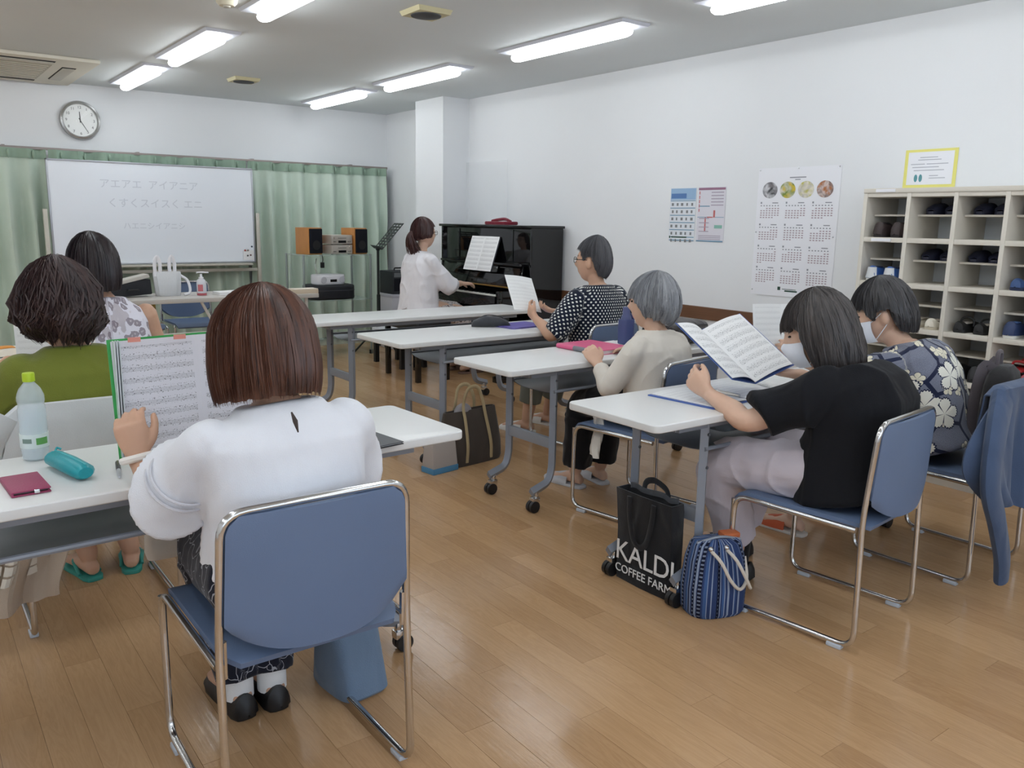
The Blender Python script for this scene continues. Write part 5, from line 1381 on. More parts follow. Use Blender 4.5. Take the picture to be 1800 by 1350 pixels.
MB().prism([(0, -.03), (.2, -.04), (.22, 0), (.2, .04), (0, .03), (-.015, 0)], 0, .014).build('sole', mat('shoe_red', (176, 40, 44), .5), rb, bevel=.004)
for x in (.04, .14): MB().tube(catmull([V(x, -.036, .01), V(x, -.025, .045), V(x, .025, .045), V(x, .036, .01)], 4), .006, 8).build('strap', mat('shoe_red', (176, 40, 44), .5), rb)

# ------------------------------------------------------------------ things on the near left table
TZ = .7005
def on_table(i, x, y): return (x, y, TZ)
wbt = thing('water_bottle', 'clear water bottle with lime green cap on the near left table', 'bottle', (.262, 2.455, TZ))
M_PET = mat('pet_plastic', (225, 236, 242), .08, 0, .5, alpha=.38)
MB().lathe([(.0, .0), (.026, 0), (.032, .006), (.0335, .03), (.032, .06), (.0335, .075), (.0335, .135), (.031, .150), (.033, .160), (.0325, .172), (.026, .190), (.015, .204), (.0125, .208), (.0125, .213)], 28).build('bottle_wall', M_PET, wbt)
MB().lathe([(.0, .003), (.0295, .004), (.0315, .03), (.030, .06), (.0315, .075), (.0315, .128), (.0, .128)], 24).build('water', mat('water', (214, 230, 236), .05, 0, .5, alpha=.28), wbt)
MB().lathe([(.0338, .035), (.0342, .036), (.0342, .072), (.0338, .073)], 28).build('paper_label', mat('bottle_label', (226, 238, 236), .4, alpha=.85), wbt)
MB().sheet(lambda u, v: V(.0346*math.sin(.9*u), -.0346*math.cos(.9*u), .045+.018*v), 6, 2, .0003).build('green_print', mat('leaf_green', (96, 160, 84), .5), wbt)
MB().sheet(lambda u, v: V(.0346*math.sin(-1.0+.7*u), -.0346*math.cos(-1.0+.7*u), .050+.012*v), 6, 2, .0003).build('dark_print', mat('label_ink', (120, 140, 130), .5), wbt)
MB().lathe([(.0, .232), (.0135, .232), (.0148, .229), (.0148, .210), (.0135, .209)], 24).build('cap', mat('lime_cap', (180, 206, 40), .45), wbt)
wl = thing('phone_wallet', 'magenta leather phone wallet on the near left table', 'wallet', (.208, 2.205, TZ), .06)
M_MAG = mat('magenta_leather', (150, 58, 92), .5, 0, .4, .06, 12, .4, 260)
MB().box(-.040, .040, -.075, .075, .009, .013).build('front_cover', M_MAG, wl, bevel=.003); MB().box(-.040, .040, -.075, .075, 0, .004).build('back_cover', M_MAG, wl, bevel=.002)
MB().box(-.036, .034, -.070, .070, .004, .009).build('phone', mat('phone_dark', (60, 40, 48), .3), wl, bevel=.001)
MB().box(-.042, -.037, -.075, .075, 0, .013).build('spine', M_MAG, wl, bevel=.003)
MB().box(.004, .016, -.079, -.072, .003, .012).build('clasp', M_CHROME, wl, bevel=.002)
pc = thing('pencil_case', 'turquoise pencil case lying on the near left table', 'pencil case', (.312, 2.268, TZ), .22)
M_TQ = mat('turquoise_leather', (24, 150, 160), .4, 0, .5, .06, 12, .3, 200)
MB().tube([V(0, -.098, .021), V(0, -.085, .022), V(0, 0, .023), V(0, .085, .022), V(0, .100, .020)], [.018, .027, .029, .027, .016], 14, up=(0, 0, 1), rb=[.014, .020, .021, .020, .014]).build('pouch', M_TQ, pc)
MB().tube([V(.004, -.09, .041), V(.004, 0, .0435), V(.004, .09, .040)], .0022, 6).build('zip', mat('zip_teal', (90, 190, 196), .4, .3), pc)
MB().tube(catmull([V(.004, .09, .040), V(.012, .10, .044), V(.02, .095, .040)], 4), .003, 6).build('zip_pull', M_TQ, pc)
pe = thing('pen', 'black and silver pen lying beside the bracelet hand', 'pen', (.413, 2.205, TZ+.006), -.17)
MB().tube([V(0, .075, 0), V(0, .0, 0)], .0058, 12).build('cap', mat('pen_black', (26, 26, 32), .35), pe)
MB().tube([V(0, .0, 0), V(0, -.045, 0), V(0, -.062, 0)], [.0056, .0052, .003], 12).build('barrel', mat('pen_silver', (196, 198, 204), .3, .5), pe)
MB().box(-.0015, .0015, .02, .072, .005, .0075).build('clip', M_CHROME, pe)
bsht = thing('black_folder', 'black plastic folder sticking over the right end of the near left table', 'folder', (1.02, 2.19, TZ), .12)
MB().box(-.11, .11, -.15, .15, 0, .003).build('cover', mat('folder_black', (46, 48, 54), .4), bsht, smooth=False)
MB().box(-.105, .105, -.145, .145, .003, .006).build('pages', mat('paper_white', (232, 232, 232), .7), bsht, smooth=False)
MB().box(-.11, .11, -.15, .15, .006, .008).build('flap', mat('folder_black', (46, 48, 54), .4), bsht, smooth=False)
MB().box(-.114, -.108, -.15, .15, 0, .009).build('spine', mat('folder_black', (46, 48, 54), .4), bsht, smooth=False)

# ------------------------------------------------------------------ music held by people
def book(name, label, origin, ex, ez, m, cover, w=.215, h=.30, open_=.25, curve=.012, two=True, pages=(1, 1)):
    """open folder: spine along ez at the middle, pages fold back by open_; ex is the page direction"""
    ex, ez = unit(ex), unit(ez); ez = unit(ez-ex*(ex@ez)); n = np.cross(ez, ex); o = np.asarray(origin, float)
    r = thing(name, label, 'music book', tuple(o))
    for s in ((-1, 1) if two else (1,)):
        d = ex*s*math.cos(open_)-n*math.sin(open_)*(1 if True else 0)
        def pg(u, v, off=0.0):
            a = u if s > 0 else 1-u
            return d*(w*a)+ez*(h*v)+(-n)*(curve*math.sin(a*PI)+off)
        MB().sheet(lambda u, v: pg(u, v), 10, 6, .002, uv=True).build('page', m, r)
        if cover is not None:
            def cv(u, v):
                a = u if s > 0 else 1-u
                return d*((w+.008)*a)+ez*(-.005+(h+.01)*v)+n*.004
            MB().sheet(cv, 6, 2, .002).build('cover', cover, r)
    return r
M_GRN = mat('green_binder', (60, 166, 84), .4); M_BLU = mat('blue_binder', (70, 98, 168), .5)
b1 = book('music_binder', 'open green clear-pocket music binder held by the woman in the white blouse', (.640, 2.235, .735), V(1, -.04, .02), V(0, .07, 1), M_SC2, M_GRN, .212, .297, .10, .006)
for k in range(3): MB().box(-.2145+.006*k, -.212+.006*k, -.012+.0, .012, .0, .297, None, (0, -.012, 0)).build('pocket_edge', mat('clear_pocket', (214, 222, 224), .25), b1, smooth=False)
for x in (-.165, -.055): MB().box(x-.015, x+.015, -.014, -.012, .292, .304).build('page_tab', mat('tab_pink', (226, 150, 136), .6), b1, smooth=False)
book('open_score', 'white music sheets held up by the woman in the olive blouse', (.455, 3.42, .80), V(1, .15, -.05), V(-.10, .2, 1), M_SC3, None, .14, .225, .3, .01)
sh5 = book('music_sheet', 'single white music sheet held by the person in the polka-dot top', (3.02, 4.03, .815), V(.95, -.02, -.13), V(-.35, .42, .62), M_SC3, None, .21, .25, .0, .008, False)
M_SCP = M_SC3
b7 = book('open_music_book', 'large open music book held by the woman in the black T-shirt', (2.555, 1.90, .765), V(1, .10, .02), V(-.10, .72, .50), M_SC, M_BLU, .215, .30, .28, .016)
f7 = thing('blue_folder', 'open blue-edged folder of music lying under the held music book', 'folder', (2.50, 2.03, TZ), .08)
MB().box(-.23, .23, -.15, .15, 0, .004).build('cover', M_BLU, f7, smooth=False)
for s in (-1, 1): MB().sheet(lambda u, v: V(s*.112+.105*(2*u-1), -.143+.286*v, .006+.004*math.sin(u*PI)), 6, 4, .003, uv=True).build('page', M_SC3, f7)
MB().tube([V(0, -.10, .012), V(0, .10, .012)], .008, 8).build('ring_clip', M_CHROME, f7)
b8 = book('open_music_score', 'white music sheets held by the woman in the flowered navy shirt', (2.90, 2.03, .80), V(.9, -.3, 0), V(-.25, .25, .9), M_SC3, None, .16, .23, .2, .01)
p8 = thing('loose_sheets', 'loose white sheets on the table before the flowered shirt', 'paper', (2.93, 2.10, TZ), -.3)
for k, a in ((0, 0), (1, .12)): MB().sheet(lambda u, v: rotz(a)@V(-.105+.21*u, -.14+.28*v, .002+.002*k+.006*u*u), 5, 4, .001, uv=True).build('sheet', M_SC3, p8)

# ------------------------------------------------------------------ things on the other tables
pf = thing('pink_folder', 'pink file binder with a grey spine label on the cream-cardigan table', 'folder', (2.875, 3.135, TZ), .04)
M_PNK = mat('pink_plastic', (222, 96, 140), .35)
for z0, z1 in ((0, .002), (.020, .023)): MB().prism(rr_poly(-.12, .12, -.155, .155, .012), z0, z1).build('cover', M_PNK, pf, smooth=False)
MB().box(-.11, .115, -.148, .148, .002, .020).build('pages', mat('paper_white', (232, 232, 232), .7), pf, smooth=False)
MB().tube([V(-.12, -.155, .012), V(-.12, .155, .012)], .0125, 12).build('spine', M_PNK, pf)
MB().tube([V(-.1205, -.10, .0123), V(-.1205, .03, .0123)], .0128, 12).build('spine_label', mat('label_grey', (120, 120, 128), .5), pf)
nb = thing('navy_flask', 'navy flask bottle with a loop handle on the pink folder table', 'bottle', (3.150, 3.20, TZ))
M_NVY = mat('navy_plastic', (66, 76, 122), .4)
MB().prism(rr_poly(-.033, .033, -.033, .033, .014), 0, .135).build('body', M_NVY, nb, bevel=.008)
MB().lathe([(.0, .20), (.018, .20), (.020, .197), (.020, .16), (.026, .15), (.030, .135)], 20).build('cap', mat('navy_cap', (72, 80, 124), .4), nb)
MB().tube(fillet([V(.028, 0, .03), V(.052, 0, .03), V(.052, 0, .14), V(.02, 0, .165)], .02), .009, 8).build('handle', M_NVY, nb)
wp = thing('white_note', 'white slip of paper beside the navy flask', 'paper', (3.07, 3.245, TZ), .1)
MB().sheet(lambda u, v: V(-.10+.2*u, -.05+.10*v, .001+.004*v*v), 4, 4, .001).build('sheet', mat('paper_white', (232, 232, 232), .7), wp)
def pack(name, label, loc, rz, sx, sy, sz, m, mstrap):
    r = thing(name, label, 'backpack', loc, rz)
    rr = []
    for z, k in ((0, .90), (.03, 1.0), (.5, 1.0), (.8, .92), (.93, .75), (1.0, .42)):
        rr.append([V(sx*k*math.copysign(abs(math.cos(q))**.55, math.cos(q)), sy*(k if z > .7 else 1)*math.copysign(abs(math.sin(q))**.6, math.sin(q)), sz*z) for q in [2*PI*i/24 for i in range(24)]])
    MB().rings(rr).build('main_bag', m, r)
    rr = []
    for z, k in ((.06, .85), (.1, .95), (.42, .95), (.5, .8)):
        rr.append([V(sx*.8*k*math.copysign(abs(math.cos(q))**.6, math.cos(q)), -sy*.95+sy*.35*math.copysign(abs(math.sin(q))**.6, math.sin(q)), sz*z) for q in [2*PI*i/20 for i in range(20)]])
    MB().rings(rr).build('front_pocket', m, r)
    MB().tube(catmull([V(-.03, sy*.4, sz*.97), V(-.025, sy*.4, sz*1.12), V(.025, sy*.4, sz*1.12), V(.03, sy*.4, sz*.97)], 5), .009, 8).build('top_handle', mstrap, r)
    for s in (-1, 1):
        MB().tube(catmull([V(s*.05, sy*.5, sz*.95), V(s*.07, sy*1.0, sz*.98), V(s*.085, sy*1.25, sz*.6), V(s*.09, sy*1.0, sz*.15)], 5), .024, 8, up=(1, 0, 0), rb=.005).build('shoulder_strap', mstrap, r)
    return r
M_DKBAG = fabric('charcoal_nylon', (50, 46, 46), .1, .5, 220, .6)
bp = thing('flat_backpack', 'dark brown rucksack lying on the table behind the silver-haired woman', 'backpack', (3.47, 3.12, TZ), .25)
rr = []
for x, k in ((-.24, .35), (-.22, .75), (-.12, 1.0), (.08, .95), (.18, .75), (.22, .35)):
    rr.append([V(x, .13*k*math.copysign(abs(math.cos(q))**.6, math.cos(q)), .062+.062*min(1, k*1.1)*math.copysign(abs(math.sin(q))**.6, math.sin(q))) for q in [2*PI*i/22 for i in range(22)]])
MB().rings(rr).build('main_bag', M_DKBAG, bp)
MB().tube(catmull([V(.20, .02, .06), V(.26, .0, .05), V(.30, -.06, .02), (.24, -.11, .016)], 5), .012, 8).build('strap', fabric('black_webbing', (28, 28, 30)), bp)
MB().tube(catmull([V(-.10, -.13, .05), V(-.06, -.16, .012), V(.0, -.175, .012)], 5), .008, 8).build('strap', fabric('black_webbing', (28, 28, 30)), bp)
MB().tube(catmull([V(-.2, -.11, .085), V(0, -.125, .105), V(.16, -.10, .09)], 5), .004, 6).build('zip', mat('zip_dark', (60, 62, 68), .5, .3), bp)
gpch = thing('grey_pouch', 'dark grey soft pouch on the table before the polka-dot top', 'pouch', (2.935, 4.17, TZ), -.5)
rr = []
for x, k in ((-.11, .25), (-.10, .55), (-.03, 1.0), (.06, .9), (.115, .5), (.13, .2)):
    rr.append([V(x, .045*k*math.cos(q), .034*k*(1+math.sin(q))) for q in [2*PI*i/18 for i in range(18)]])
MB().rings(rr).build('pouch', fabric('grey_felt', (66, 68, 72)), gpch)
MB().tube(catmull([V(-.1, 0, .02), V(-.03, 0, .069), V(.06, 0, .063), V(.12, 0, .03)], 4), .003, 6).build('zip', mat('zip_dark', (60, 62, 68), .5, .3), gpch)
pu = thing('purple_folder', 'purple plastic folder lying under the polka-dot arm', 'folder', (3.12, 4.11, TZ), .1)
for z in (0, .006): MB().prism(rr_poly(-.15, .15, -.11, .11, .02), z, z+.0025).build('cover', mat('purple_plastic', (112, 100, 190), .35), pu, smooth=False)
MB().box(-.14, .145, -.10, .13, .0025, .006).build('pages', mat('paper_white', (232, 232, 232), .7), pu, smooth=False)

# teacher's table things
tb_ = thing('silver_tote', 'silver-white tote bag with two upright handles on the teacher table', 'bag', (1.80, 7.10, TZ))
M_SLV = mat('silver_fabric', (206, 208, 210), .35, .25, .5, .06, 10, .5, 60, (20, 20, 1))
MB().rings([[V(w*math.copysign(abs(math.cos(q))**.6, math.cos(q))+.008*math.sin(q*9), d*math.copysign(abs(math.sin(q))**.7, math.sin(q)), z) for q in [2*PI*i/36 for i in range(36)]] for z, w, d in ((0, .085, .05), (.02, .092, .055), (.12, .10, .05), (.18, .105, .03), (.195, .10, .02))]).build('body', M_SLV, tb_)
for x, y in ((-.075, -.02), (.045, .01)):
    MB().tube(catmull([V(x-.018, y, .16), V(x-.02, y, .26), V(x, y, .315), V(x+.02, y, .26), V(x+.018, y, .16)], 5), .014, 8, up=(0, 1, 0), rb=.006).build('handle', mat('handle_white', (232, 232, 236), .4), tb_)
MB().tube(catmull([V(.09, 0, .17), V(.15, -.03, .12), V(.16, -.05, .03), V(.11, -.06, .008)], 5), .011, 8).build('strap', mat('handle_white', (232, 232, 236), .4), tb_)
bc_ = thing('black_case', 'black case leaning on the teacher table left of the silver tote', 'case', (1.52, 7.12, TZ), .1)
MB().box(-.15, .15, -.06, .06, .0, .12, roty(-.06), V(0, 0, .010)).build('shell', mat('case_black', (28, 30, 36), .6, 0, .4, .1, 10, .4, 200), bc_, bevel=.01)
MB().box(-.16, .16, -.065, .065, .10, .128, roty(-.22), V(0, 0, .02)).build('pale_lid', mat('case_lid', (190, 186, 178), .6), bc_, bevel=.004)
MB().tube(fillet([V(-.04, -.06, .06), V(-.04, -.085, .06), V(.04, -.085, .06), V(.04, -.06, .06)], .015), .006, 8).build('handle', M_RUB, bc_)
sn = thing('sanitizer_bottle', 'white pump bottle of hand sanitizer on the teacher table', 'bottle', (2.045, 7.02, TZ))
MB().lathe([(.0, 0), (.036, 0), (.038, .006), (.038, .10), (.032, .125), (.016, .138), (.014, .146)], 24).build('body', mat('sanitizer_clear', (214, 214, 220), .25), sn)
MB().lathe([(.0, .001), (.0382, .001), (.0385, .018), (.038, .02)], 24).build('base_band', mat('sanitizer_red', (176, 90, 96), .4), sn)
MB().sheet(lambda u, v: V(.0388*math.sin(-1.1+1.1*u), -.0388*math.cos(-1.1+1.1*u), .035+.055*v), 8, 2, .0004).build('red_label', mat('label_red', (196, 110, 116), .5), sn)
MB().lathe([(.0, .175), (.009, .175), (.009, .15), (.02, .148), (.02, .138)], 18).build('collar', mat('handle_white', (232, 232, 236), .4), sn)
MB().tube(catmull([V(-.035, 0, .186), V(0, 0, .188), V(.06, 0, .184)], 4), .010, 8, up=(0, 0, 1), rb=.006).build('pump_head', mat('handle_white', (232, 232, 236), .4), sn)
tp = thing('white_papers', 'small stack of white paper on the teacher table', 'paper', (2.27, 7.03, TZ), .05)
MB().box(-.11, .11, -.08, .08, 0, .022).build('stack', mat('paper_white', (232, 232, 232), .7), tp, smooth=False)
MB().sheet(lambda u, v: V(-.108+.216*u, -.078+.156*v, .023+.004*u*v), 3, 3, .001, uv=True).build('top_sheet', M_SC3, tp)
yb = thing('mustard_bag', 'mustard brown bag on the chair behind the teacher table', 'bag', (1.72, 7.58, .43), .2)
MB().rings([[V(w*math.copysign(abs(math.cos(q))**.6, math.cos(q)), .06*k*math.copysign(abs(math.sin(q))**.6, math.sin(q)), z) for q in [2*PI*i/20 for i in range(20)]] for z, w, k in ((0, .085, 1), (.02, .092, 1.1), (.18, .09, .8), (.22, .085, .4))]).build('body', fabric('mustard_canvas', (136, 110, 40)), yb)
MB().tube(catmull([V(-.05, 0, .2), V(-.04, 0, .27), V(.04, 0, .27), V(.05, 0, .2)], 5), .008, 8).build('handle', fabric('mustard_canvas', (136, 110, 40)), yb)
# things on the third-row left table
cu = thing('dark_thermos', 'black thermos cup with steel rim beside the flowered sleeveless top', 'cup', (.955, 4.345, TZ))
MB().lathe([(.0, 0), (.034, 0), (.036, .006), (.036, .085)], 24).build('body', mat('thermos_black', (34, 26, 26), .35), cu)
MB().lathe([(.0, .097), (.030, .097), (.0365, .094), (.0365, .084)], 24).build('lid', mat('thermos_lid', (90, 86, 84), .25, .7), cu)
sw = thing('white_sheets', 'white sheets of paper on the table right of the thermos', 'paper', (1.06, 4.46, TZ), .2)
for a in (0, .15): MB().sheet(lambda u, v: rotz(a)@V(-.105+.21*u, -.148+.296*v, .001+.002*a*5), 3, 3, .001).build('sheet', mat('paper_white', (232, 232, 232), .7), sw)
fd = thing('snack_packet', 'white and orange snack packet on the far left table', 'snack', (.385, 4.40, TZ), .3)
def pillow(a, b, h):
    return lambda u, v: V(a*(2*u-1), b*(2*v-1), h*(math.sin(u*PI)*math.sin(v*PI))**.5*.5)
k = MB().sheet(lambda u, v: pillow(.11, .075, .07)(u, v)+V(0, 0, .004), 12, 10, .002); k.build('wrapper', mat('packet_white', (230, 222, 206), .35, 0, .5, .12, 20), fd)
MB().sheet(lambda u, v: pillow(.11, .075, .07)(.30+.35*u, .25+.4*v)+V(0, 0, .0065), 8, 8, .001).build('orange_print', mat('packet_orange', (224, 146, 48), .4), fd)
MB().box(-.118, -.105, -.07, .07, .002, .008).build('crimp', mat('packet_white', (230, 222, 206), .35), fd)

# ------------------------------------------------------------------ bags on the floor
def tote(name, label, loc, rz, w0, w1, d0, h, m, mh, handles, top_dip=.0, n=40):
    r = thing(name, label, 'bag', loc, rz)
    rr = []
    for z, w, d in ((0, w0*.96, d0), (.02, w0, d0*1.05), (h*.35, (w0*2+w1)/3*1.02, d0), (h*.7, (w0+2*w1)/3, d0*.7), (h*.96, w1, d0*.38), (h, w1*.99, d0*.30)):
        rr.append([V(w*math.copysign(abs(math.cos(q))**.45, math.cos(q)), d*math.copysign(abs(math.sin(q))**.6, math.sin(q)), z+(top_dip*math.sin(3*q) if z > h*.9 else 0)) for q in [2*PI*i/n for i in range(n)]])
    ins = [[p*V(.97, .82, 1) for p in rr[-1]], [p*V(.95, .7, 1)+V(0, 0, -h*.12) for p in rr[-1]]]
    MB().rings(rr+ins).build('body', m, r)
    for pts, hr in handles: MB().tube(catmull(pts, 6), hr[0], 8, up=(0, 1, 0), rb=hr[1]).build('handle', mh, r)
    return r
M_BRBAG = fabric('brown_canvas', (72, 64, 58), .12, .6, 260)
M_STRAP = fabric('beige_webbing', (178, 160, 124), .1, .6, 300)
bb = tote('canvas_tote', 'dark brown canvas tote with beige straps on the floor between tables', (2.545, 3.80, 0), .12, .205, .185, .085, .30, M_BRBAG, M_BRBAG, [])
for sy in (-1, 1):
    pth = [V(-.09, sy*.088, .02), V(-.085, sy*.088, .12), V(-.08, sy*.06, .25), V(-.075, sy*.035, .33), V(-.05, sy*.04, .42), V(.02, sy*.04, .43), V(.06, sy*.038, .36), V(.075, sy*.05, .27), V(.085, sy*.088, .12), V(.09, sy*.088, .02)]
    MB().tube(catmull(pth, 5), .011, 8, up=(0, 1, 0), rb=.004).build('strap', M_STRAP, bb)
clth = MB().ball((-.05, 0, .29), (.06, .03, .05), 14, 10); clth.build('contents', fabric('mixed_cloth', (150, 146, 150), .4), bb)
pbx = thing('paper_bag', 'grey paper bag with blue base standing beside the brown tote', 'bag', (2.30, 3.72, 0), .15)
MB().rings([[V(sx*w, sy*d, z) for sx, sy in ((-1, -1), (1, -1), (1, 1), (-1, 1))] for z, w, d in ((.03, .085, .05), (.17, .08, .035))]).build('body', mat('grey_paper', (178, 170, 164), .8), pbx, bevel=.004)
MB().box(-.088, .088, -.053, .053, 0, .032).build('base', mat('blue_card', (80, 140, 180), .6), pbx, bevel=.003)
# black shopping bag
kx = thing('shopping_bag', 'black shopping bag printed KALDI COFFEE FARM leaning on the near right table leg', 'bag', (2.137, 2.035, 0), -PI/2)
M_KB = fabric('black_nonwoven', (28, 29, 33), .12, .5, 300, .75)
# local: +y points to the viewer side (-x world), x along the bag
kd = MB()
kw = .17
rr = []
for z, w, d0, d1 in ((0, .128, .0, .065), (.02, .132, -.002, .068), (.2, .136, -.004, .066), (.33, .140, .004, .06), (.36, .140, .008, .055)):
    rr.append([V(-w, -d0*0-d0, z), V(0, -d0-.006, z), V(w, -d0, z), V(w*1.0, d1*.5, z), V(w, d1, z), V(0, d1+.004, z), V(-w, d1, z), V(-w*1.0, d1*.5, z)])
ins = [[p*V(.97, .9, 1)+V(0, .004, 0) for p in rr[-1]], [p*V(.95, .8, 1)+V(0, .008, -.06) for p in rr[-1]]]
kd.rings(rr+ins); kd.build('body', M_KB, kx, bevel=.004)
M_FOIL = mat('foil_lining', (176, 180, 188), .2, .8)
MB().sheet(lambda u, v: V(-.12+.24*u, .048+.004*math.sin(u*20), .352+.022*v+.004*math.sin(u*13)), 16, 2, .002).build('foil_edge', M_FOIL, kx)
for y0, zt in ((-.012, .40), (.060, .43)):
    MB().tube(catmull([*([V(-.062, y0-.004, .345), V(-.056, y0-.006, .27), V(-.034, y0-.006, .19), V(0, y0-.006, .165), V(.034, y0-.006, .19), V(.056, y0-.006, .27), V(.062, y0-.004, .345)] if y0 < 0 else [V(-.062, y0, .33), V(-.055, y0, .385), V(-.02, y0, .405), V(.02, y0, .40), V(.055, y0, .38), V(.062, y0, .33)])], 6), .012, 8, up=(0, 1, 0), rb=.003).build('handle', M_KB, kx)
M_KW = mat('print_white', (232, 232, 232), .7)
Rt = np.array([[-1, 0, 0], [0, 0, -1.], [0, 1, 0]]) if False else np.array([[1, 0, 0], [0, 0, -1.], [0, 1, 0]])
text_mesh('lettering', 'KALDI', .112, M_KW, kx, (-.128, -.0115, .085), Rt, .001, 'LEFT', .95)
text_mesh('lettering', 'COFFEE FARM', .046, M_KW, kx, (-.126, -.0115, .035), Rt, .001, 'LEFT', 1.0)
# blue striped bag
def stripe_mat():
    m, t, b = base_mat('indigo_stripe', (60, 80, 130), .9, 0, .2)
    x, y, z = t.xyz(t.obj()); w = t.m('MULTIPLY', t.m('ARCTAN2', t.m('MULTIPLY', y, 1.3), x), .1)
    n1 = t.add('ShaderNodeTexNoise', noise_dimensions='1D', ins={'W': t.m('MULTIPLY', w, 85.0), 'Scale': 1.0, 'Detail': 1.0}).outputs[0]
    n2 = t.add('ShaderNodeTexNoise', noise_dimensions='1D', ins={'W': t.m('MULTIPLY', w, 40.0), 'Scale': 1.3, 'Detail': 0.0}).outputs[0]
    c = t.mix(t.m('GREATER_THAN', n1, .56), lin((50, 66, 106)), lin((142, 154, 176)))
    c = t.mix(t.m('GREATER_THAN', n2, .60), c, lin((22, 26, 44))); c = t.mix(t.m('LESS_THAN', n2, .36), c, lin((66, 94, 140)))
    dash = t.m('MULTIPLY', t.m('GREATER_THAN', n2, .66), t.m('GREATER_THAN', t.m('FRACT', t.m('MULTIPLY', z, 70.0)), .6))
    t.l.new(t.mix(dash, c, lin((120, 130, 150))), b.inputs['Base Color'])
    t.l.new(t.add('ShaderNodeBump', ins={'Strength': .5, 'Distance': .002, 'Height': t.noise(t.obj(), 260, 2.0)}).outputs[0], b.inputs['Normal']); return m
M_STRP = stripe_mat()
sb = thing('striped_bag', 'indigo striped cloth bag with white handles beside the black shopping bag', 'bag', (2.225, 1.77, 0), -.35)
rr = []
for z, w, d in ((0, .100, .075), (.015, .108, .085), (.1, .112, .085), (.2, .104, .07), (.255, .092, .05), (.27, .085, .03)):
    rr.append([V(w*math.copysign(abs(math.cos(q))**.65, math.cos(q)), d*math.copysign(abs(math.sin(q))**.75, math.sin(q)), z) for q in [2*PI*i/36 for i in range(36)]])
MB().rings(rr).build('body', M_STRP, sb)
MB().tube(catmull([V(-.085, -.02, .262), V(0, -.022, .278), V(.085, -.02, .262)], 4), .005, 8).build('zip', mat('zip_grey', (150, 156, 166), .4, .4), sb)
M_HW = mat('white_leather', (214, 206, 194), .5)
for s in (-1, 1):
    MB().tube(catmull([V(-.02+.03*s, -.055, .245), V(.0+.03*s, -.095, .215), V(.035+.03*s, -.105, .15), V(.07+.02*s, -.095, .11), V(.095, -.06, .13), V(.1, -.03, .2)], 5), .006, 8).build('handle', M_HW, sb)
    MB().ball((-.02+.03*s, -.055, .25), .010, 10, 8).build('buckle', M_CHROME, sb)
MB().box(.02, .085, -.02, .025, .262, .285).build('orange_tag', mat('orange_leather', (190, 104, 60), .6), sb, bevel=.006)
# blue-grey bag under the nearest chair
ub = thing('blue_grey_bag', 'plain blue-grey bag on the floor under the nearest chair', 'bag', (.965, 2.06, 0), .12)
rr = [[V(w*math.copysign(abs(math.cos(q))**.4, math.cos(q)), d*math.copysign(abs(math.sin(q))**.6, math.sin(q))+sh, z) for q in [2*PI*i/32 for i in range(32)]] for z, w, d, sh in ((0, .075, .10, 0), (.012, .08, .11, 0), (.12, .08, .085, .01), (.26, .078, .05, .02), (.33, .075, .02, .025))]
MB().rings(rr).build('body', fabric('blue_grey_cloth', (104, 124, 148), .08, .5, 300, .8), ub)
MB().tube(catmull([V(-.05, .02, .32), V(-.04, .03, .40), V(.04, .03, .40), V(.05, .02, .32)], 5), .009, 8, up=(0, 1, 0), rb=.004).build('handle', fabric('blue_grey_cloth', (104, 124, 148)), ub)
# white tote on the near left table hook, under the table
wt = thing('white_cloth_bag', 'white cloth bag hanging under the near left table', 'bag', (.60, 2.44, .36))
MB().rings([[V(w*math.copysign(abs(math.cos(q))**.5, math.cos(q)), .03*k*math.copysign(abs(math.sin(q))**.6, math.sin(q)), z) for q in [2*PI*i/28 for i in range(28)]] for z, w, k in ((0, .085, .8), (.02, .09, 1.2), (.1, .085, 1.1), (.17, .075, .5))]).build('body', fabric('offwhite_cloth', (214, 206, 194), .08), wt)
MB().tube(catmull([V(-.04, 0, .165), V(-.02, 0, .27), V(.02, 0, .27), V(.04, 0, .165)], 5), .006, 8).build('handle', fabric('offwhite_cloth', (214, 206, 194)), wt)
# ------------------------------------------------------------------ garments over chairs
def over_chair(name, label, cx, yb, m, left, right, dfront, rz=0.0, seed=0, w=.235, zt=.775):
    r = thing(name, label, 'jacket', (cx, yb, 0), rz); rs = np.random.RandomState(seed); ph = rs.rand(6)*6.3
    return r, ph
jk, ph = over_chair('white_jacket', 'white jacket draped over the back of the olive-blouse chair', .48, 2.845, None, 0, 0, 0, seed=1)
M_WJ = fabric('white_jacket_cloth', (206, 208, 210), .06, .4, 300)
def jf(u, v):
    x = (u-.5)*2; s = (v-.5)*2      # v 0..1 over the top rail from back to front
    wid = .255+.03*abs(s); zt = .772-.03*x*x*0-.05*max(0, abs(x)-.8)*4
    drop = .30 if s < 0 else .14
    return V(x*wid+.01*math.sin(s*7+x*3), -.015+(.034*s if abs(s) < .25 else .0085*math.copysign(1, s))*1.0+(-.022*(-s) if s < 0 else .012*s)+.010*math.sin(x*11+ph[0])*abs(s)-.02*(1-x*x)*(s < 0), zt-drop*max(0, abs(s)-.08))
MB().sheet(jf, 40, 28, .005).build('cloth', M_WJ, jk)
MB().tube(catmull([V(-.245, -.02, .745), V(-.30, -.03, .66), V(-.31, -.035, .52), V(-.30, -.035, .44)], 5), [.045]*5+[.042]*5+[.04]*6, 12, up=(0, 1, 0), rb=.02).build('sleeve', M_WJ, jk)
lc = thing('lace_shawl', 'beige shawl with white lace trim hanging from the olive-blouse chair', 'shawl', (.255, 2.83, 0))
def lf(u, v): return V(-.10+.19*u+.02*math.sin(v*5), -.02+.02*math.sin(u*9+v*3)+.012*math.sin(u*17), .43-.26*v-.05*(1-u)*v)
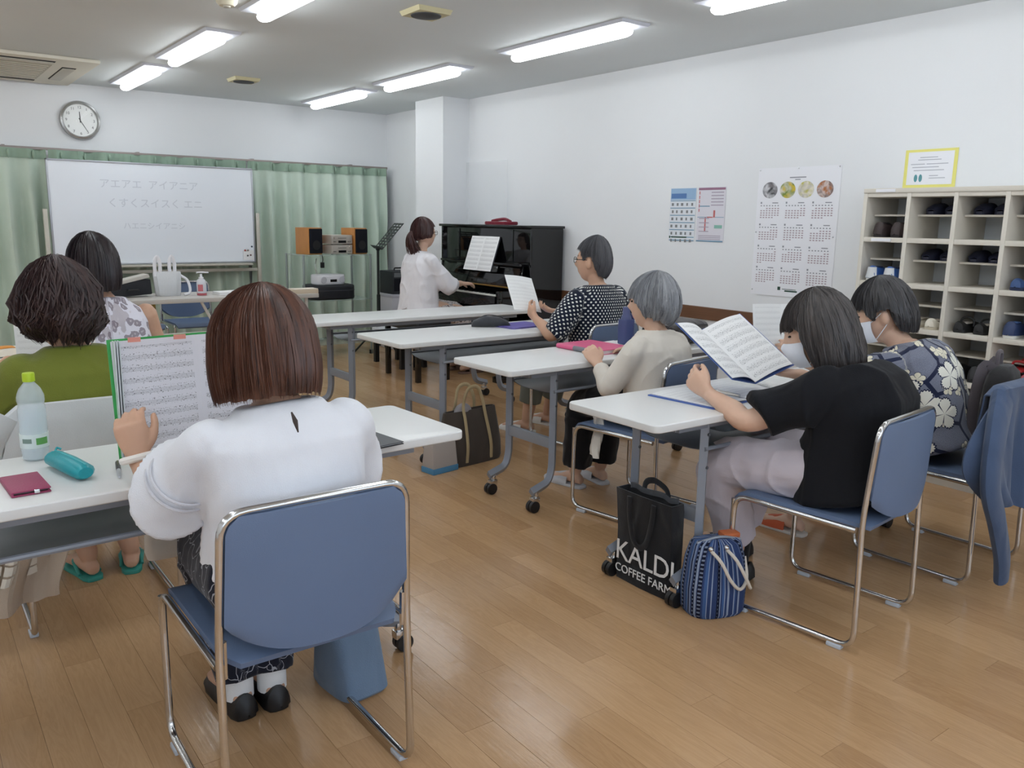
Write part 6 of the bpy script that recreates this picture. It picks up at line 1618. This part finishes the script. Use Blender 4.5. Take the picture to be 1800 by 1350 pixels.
MB().sheet(lf, 20, 14, .006).build('cloth', M_BEIGE, lc)
lace = MB()
for i in range(4):
    for j in range(3): lace.sheet(lambda u, v: lf(.02+(i+.8*u)/5.2, .36+(j+.8*v)/9)+V(-.02, -.008, 0), 3, 3, .003)
tag(lace.build('lace_trim', mat('lace_trim_white', (226, 220, 208), .8), lc), kind='stuff')
# blue jacket on the right edge chair
M_BJ = fabric('slate_jersey', (72, 88, 116), .12, .4, 320, .9)
bj, ph = over_chair('blue_jacket', 'slate blue jacket draped over the chair back at the right edge', 3.385, 1.33, None, 0, 0, 0, .03, 4)
def jb(u, v):
    x = (u-.5)*2; s = (v-.5)*2; t = max(0, abs(s)-.07)/.93
    if s < 0:
        drop = .46+.06*math.sin(x*2.0+.5); fl = math.sin(PI*min(1, t*.92))**1.2
        wid = .255+(.20 if x < 0 else .08)*fl*abs(x)
        y = -.024-.05*t-(.026*math.sin(x*8+ph[0]+t*2)+.012*math.sin(x*17+ph[1]))*min(1, t*1.6)-.015*(1-x*x)
    else: drop = .18; wid = .255; y = .012+.012*t
    if abs(s) < .07: y = -.024+(s+.07)/.14*.036
    return V(x*wid+.012*math.sin(t*6+x*5)*t, y, .782-.035*max(0, abs(x)-.72)*3-drop*t)
MB().sheet(jb, 72, 44, .006).build('cloth', M_BJ, bj)
MB().tube(catmull([V(-.21, -.03, .73), V(-.33, -.07, .62), V(-.40, -.10, .47), V(-.36, -.12, .34), V(-.30, -.13, .20), V(-.275, -.13, .10)], 6), np.linspace(.072, .046, 31), 14, up=(0, 1, 0), rb=np.linspace(.035, .024, 31)).build('sleeve', M_BJ, bj)
MB().tube(catmull([V(.235, -.02, .72), V(.28, -.06, .60), V(.28, -.09, .42), V(.25, -.10, .24)], 6), np.linspace(.06, .04, 19), 14, up=(0, 1, 0), rb=np.linspace(.034, .024, 19)).build('sleeve', M_BJ, bj)
pack('black_rucksack', 'black rucksack with grey straps on the chair behind the flowered shirt', (3.50, 1.43, .435), .2, .13, .06, .38, fabric('black_nylon', (30, 29, 31), .1, .5, 240, .6), fabric('grey_webbing', (92, 86, 90), .1, .5, 300))
# grey bag on the shelf under the near right table
gb = thing('grey_shelf_bag', 'grey soft bag stored on the shelf under the near right table', 'bag', (2.62, 2.0, .575))
rr = [[V(x, .11*k*math.copysign(abs(math.cos(q))**.7, math.cos(q)), .036+.036*k*math.copysign(abs(math.sin(q))**.7, math.sin(q))) for q in [2*PI*i/20 for i in range(20)]] for x, k in ((-.2, .4), (-.18, .9), (0, 1), (.16, .95), (.2, .5))]
MB().rings(rr).build('body', fabric('grey_bag_cloth', (120, 128, 136)), gb)
MB().tube(catmull([V(-.15, -.09, .03), V(-.12, -.13, .02), V(-.06, -.12, .04), V(-.05, -.08, .05)], 5), .008, 8).build('handle', fabric('black_webbing', (28, 28, 30)), gb)
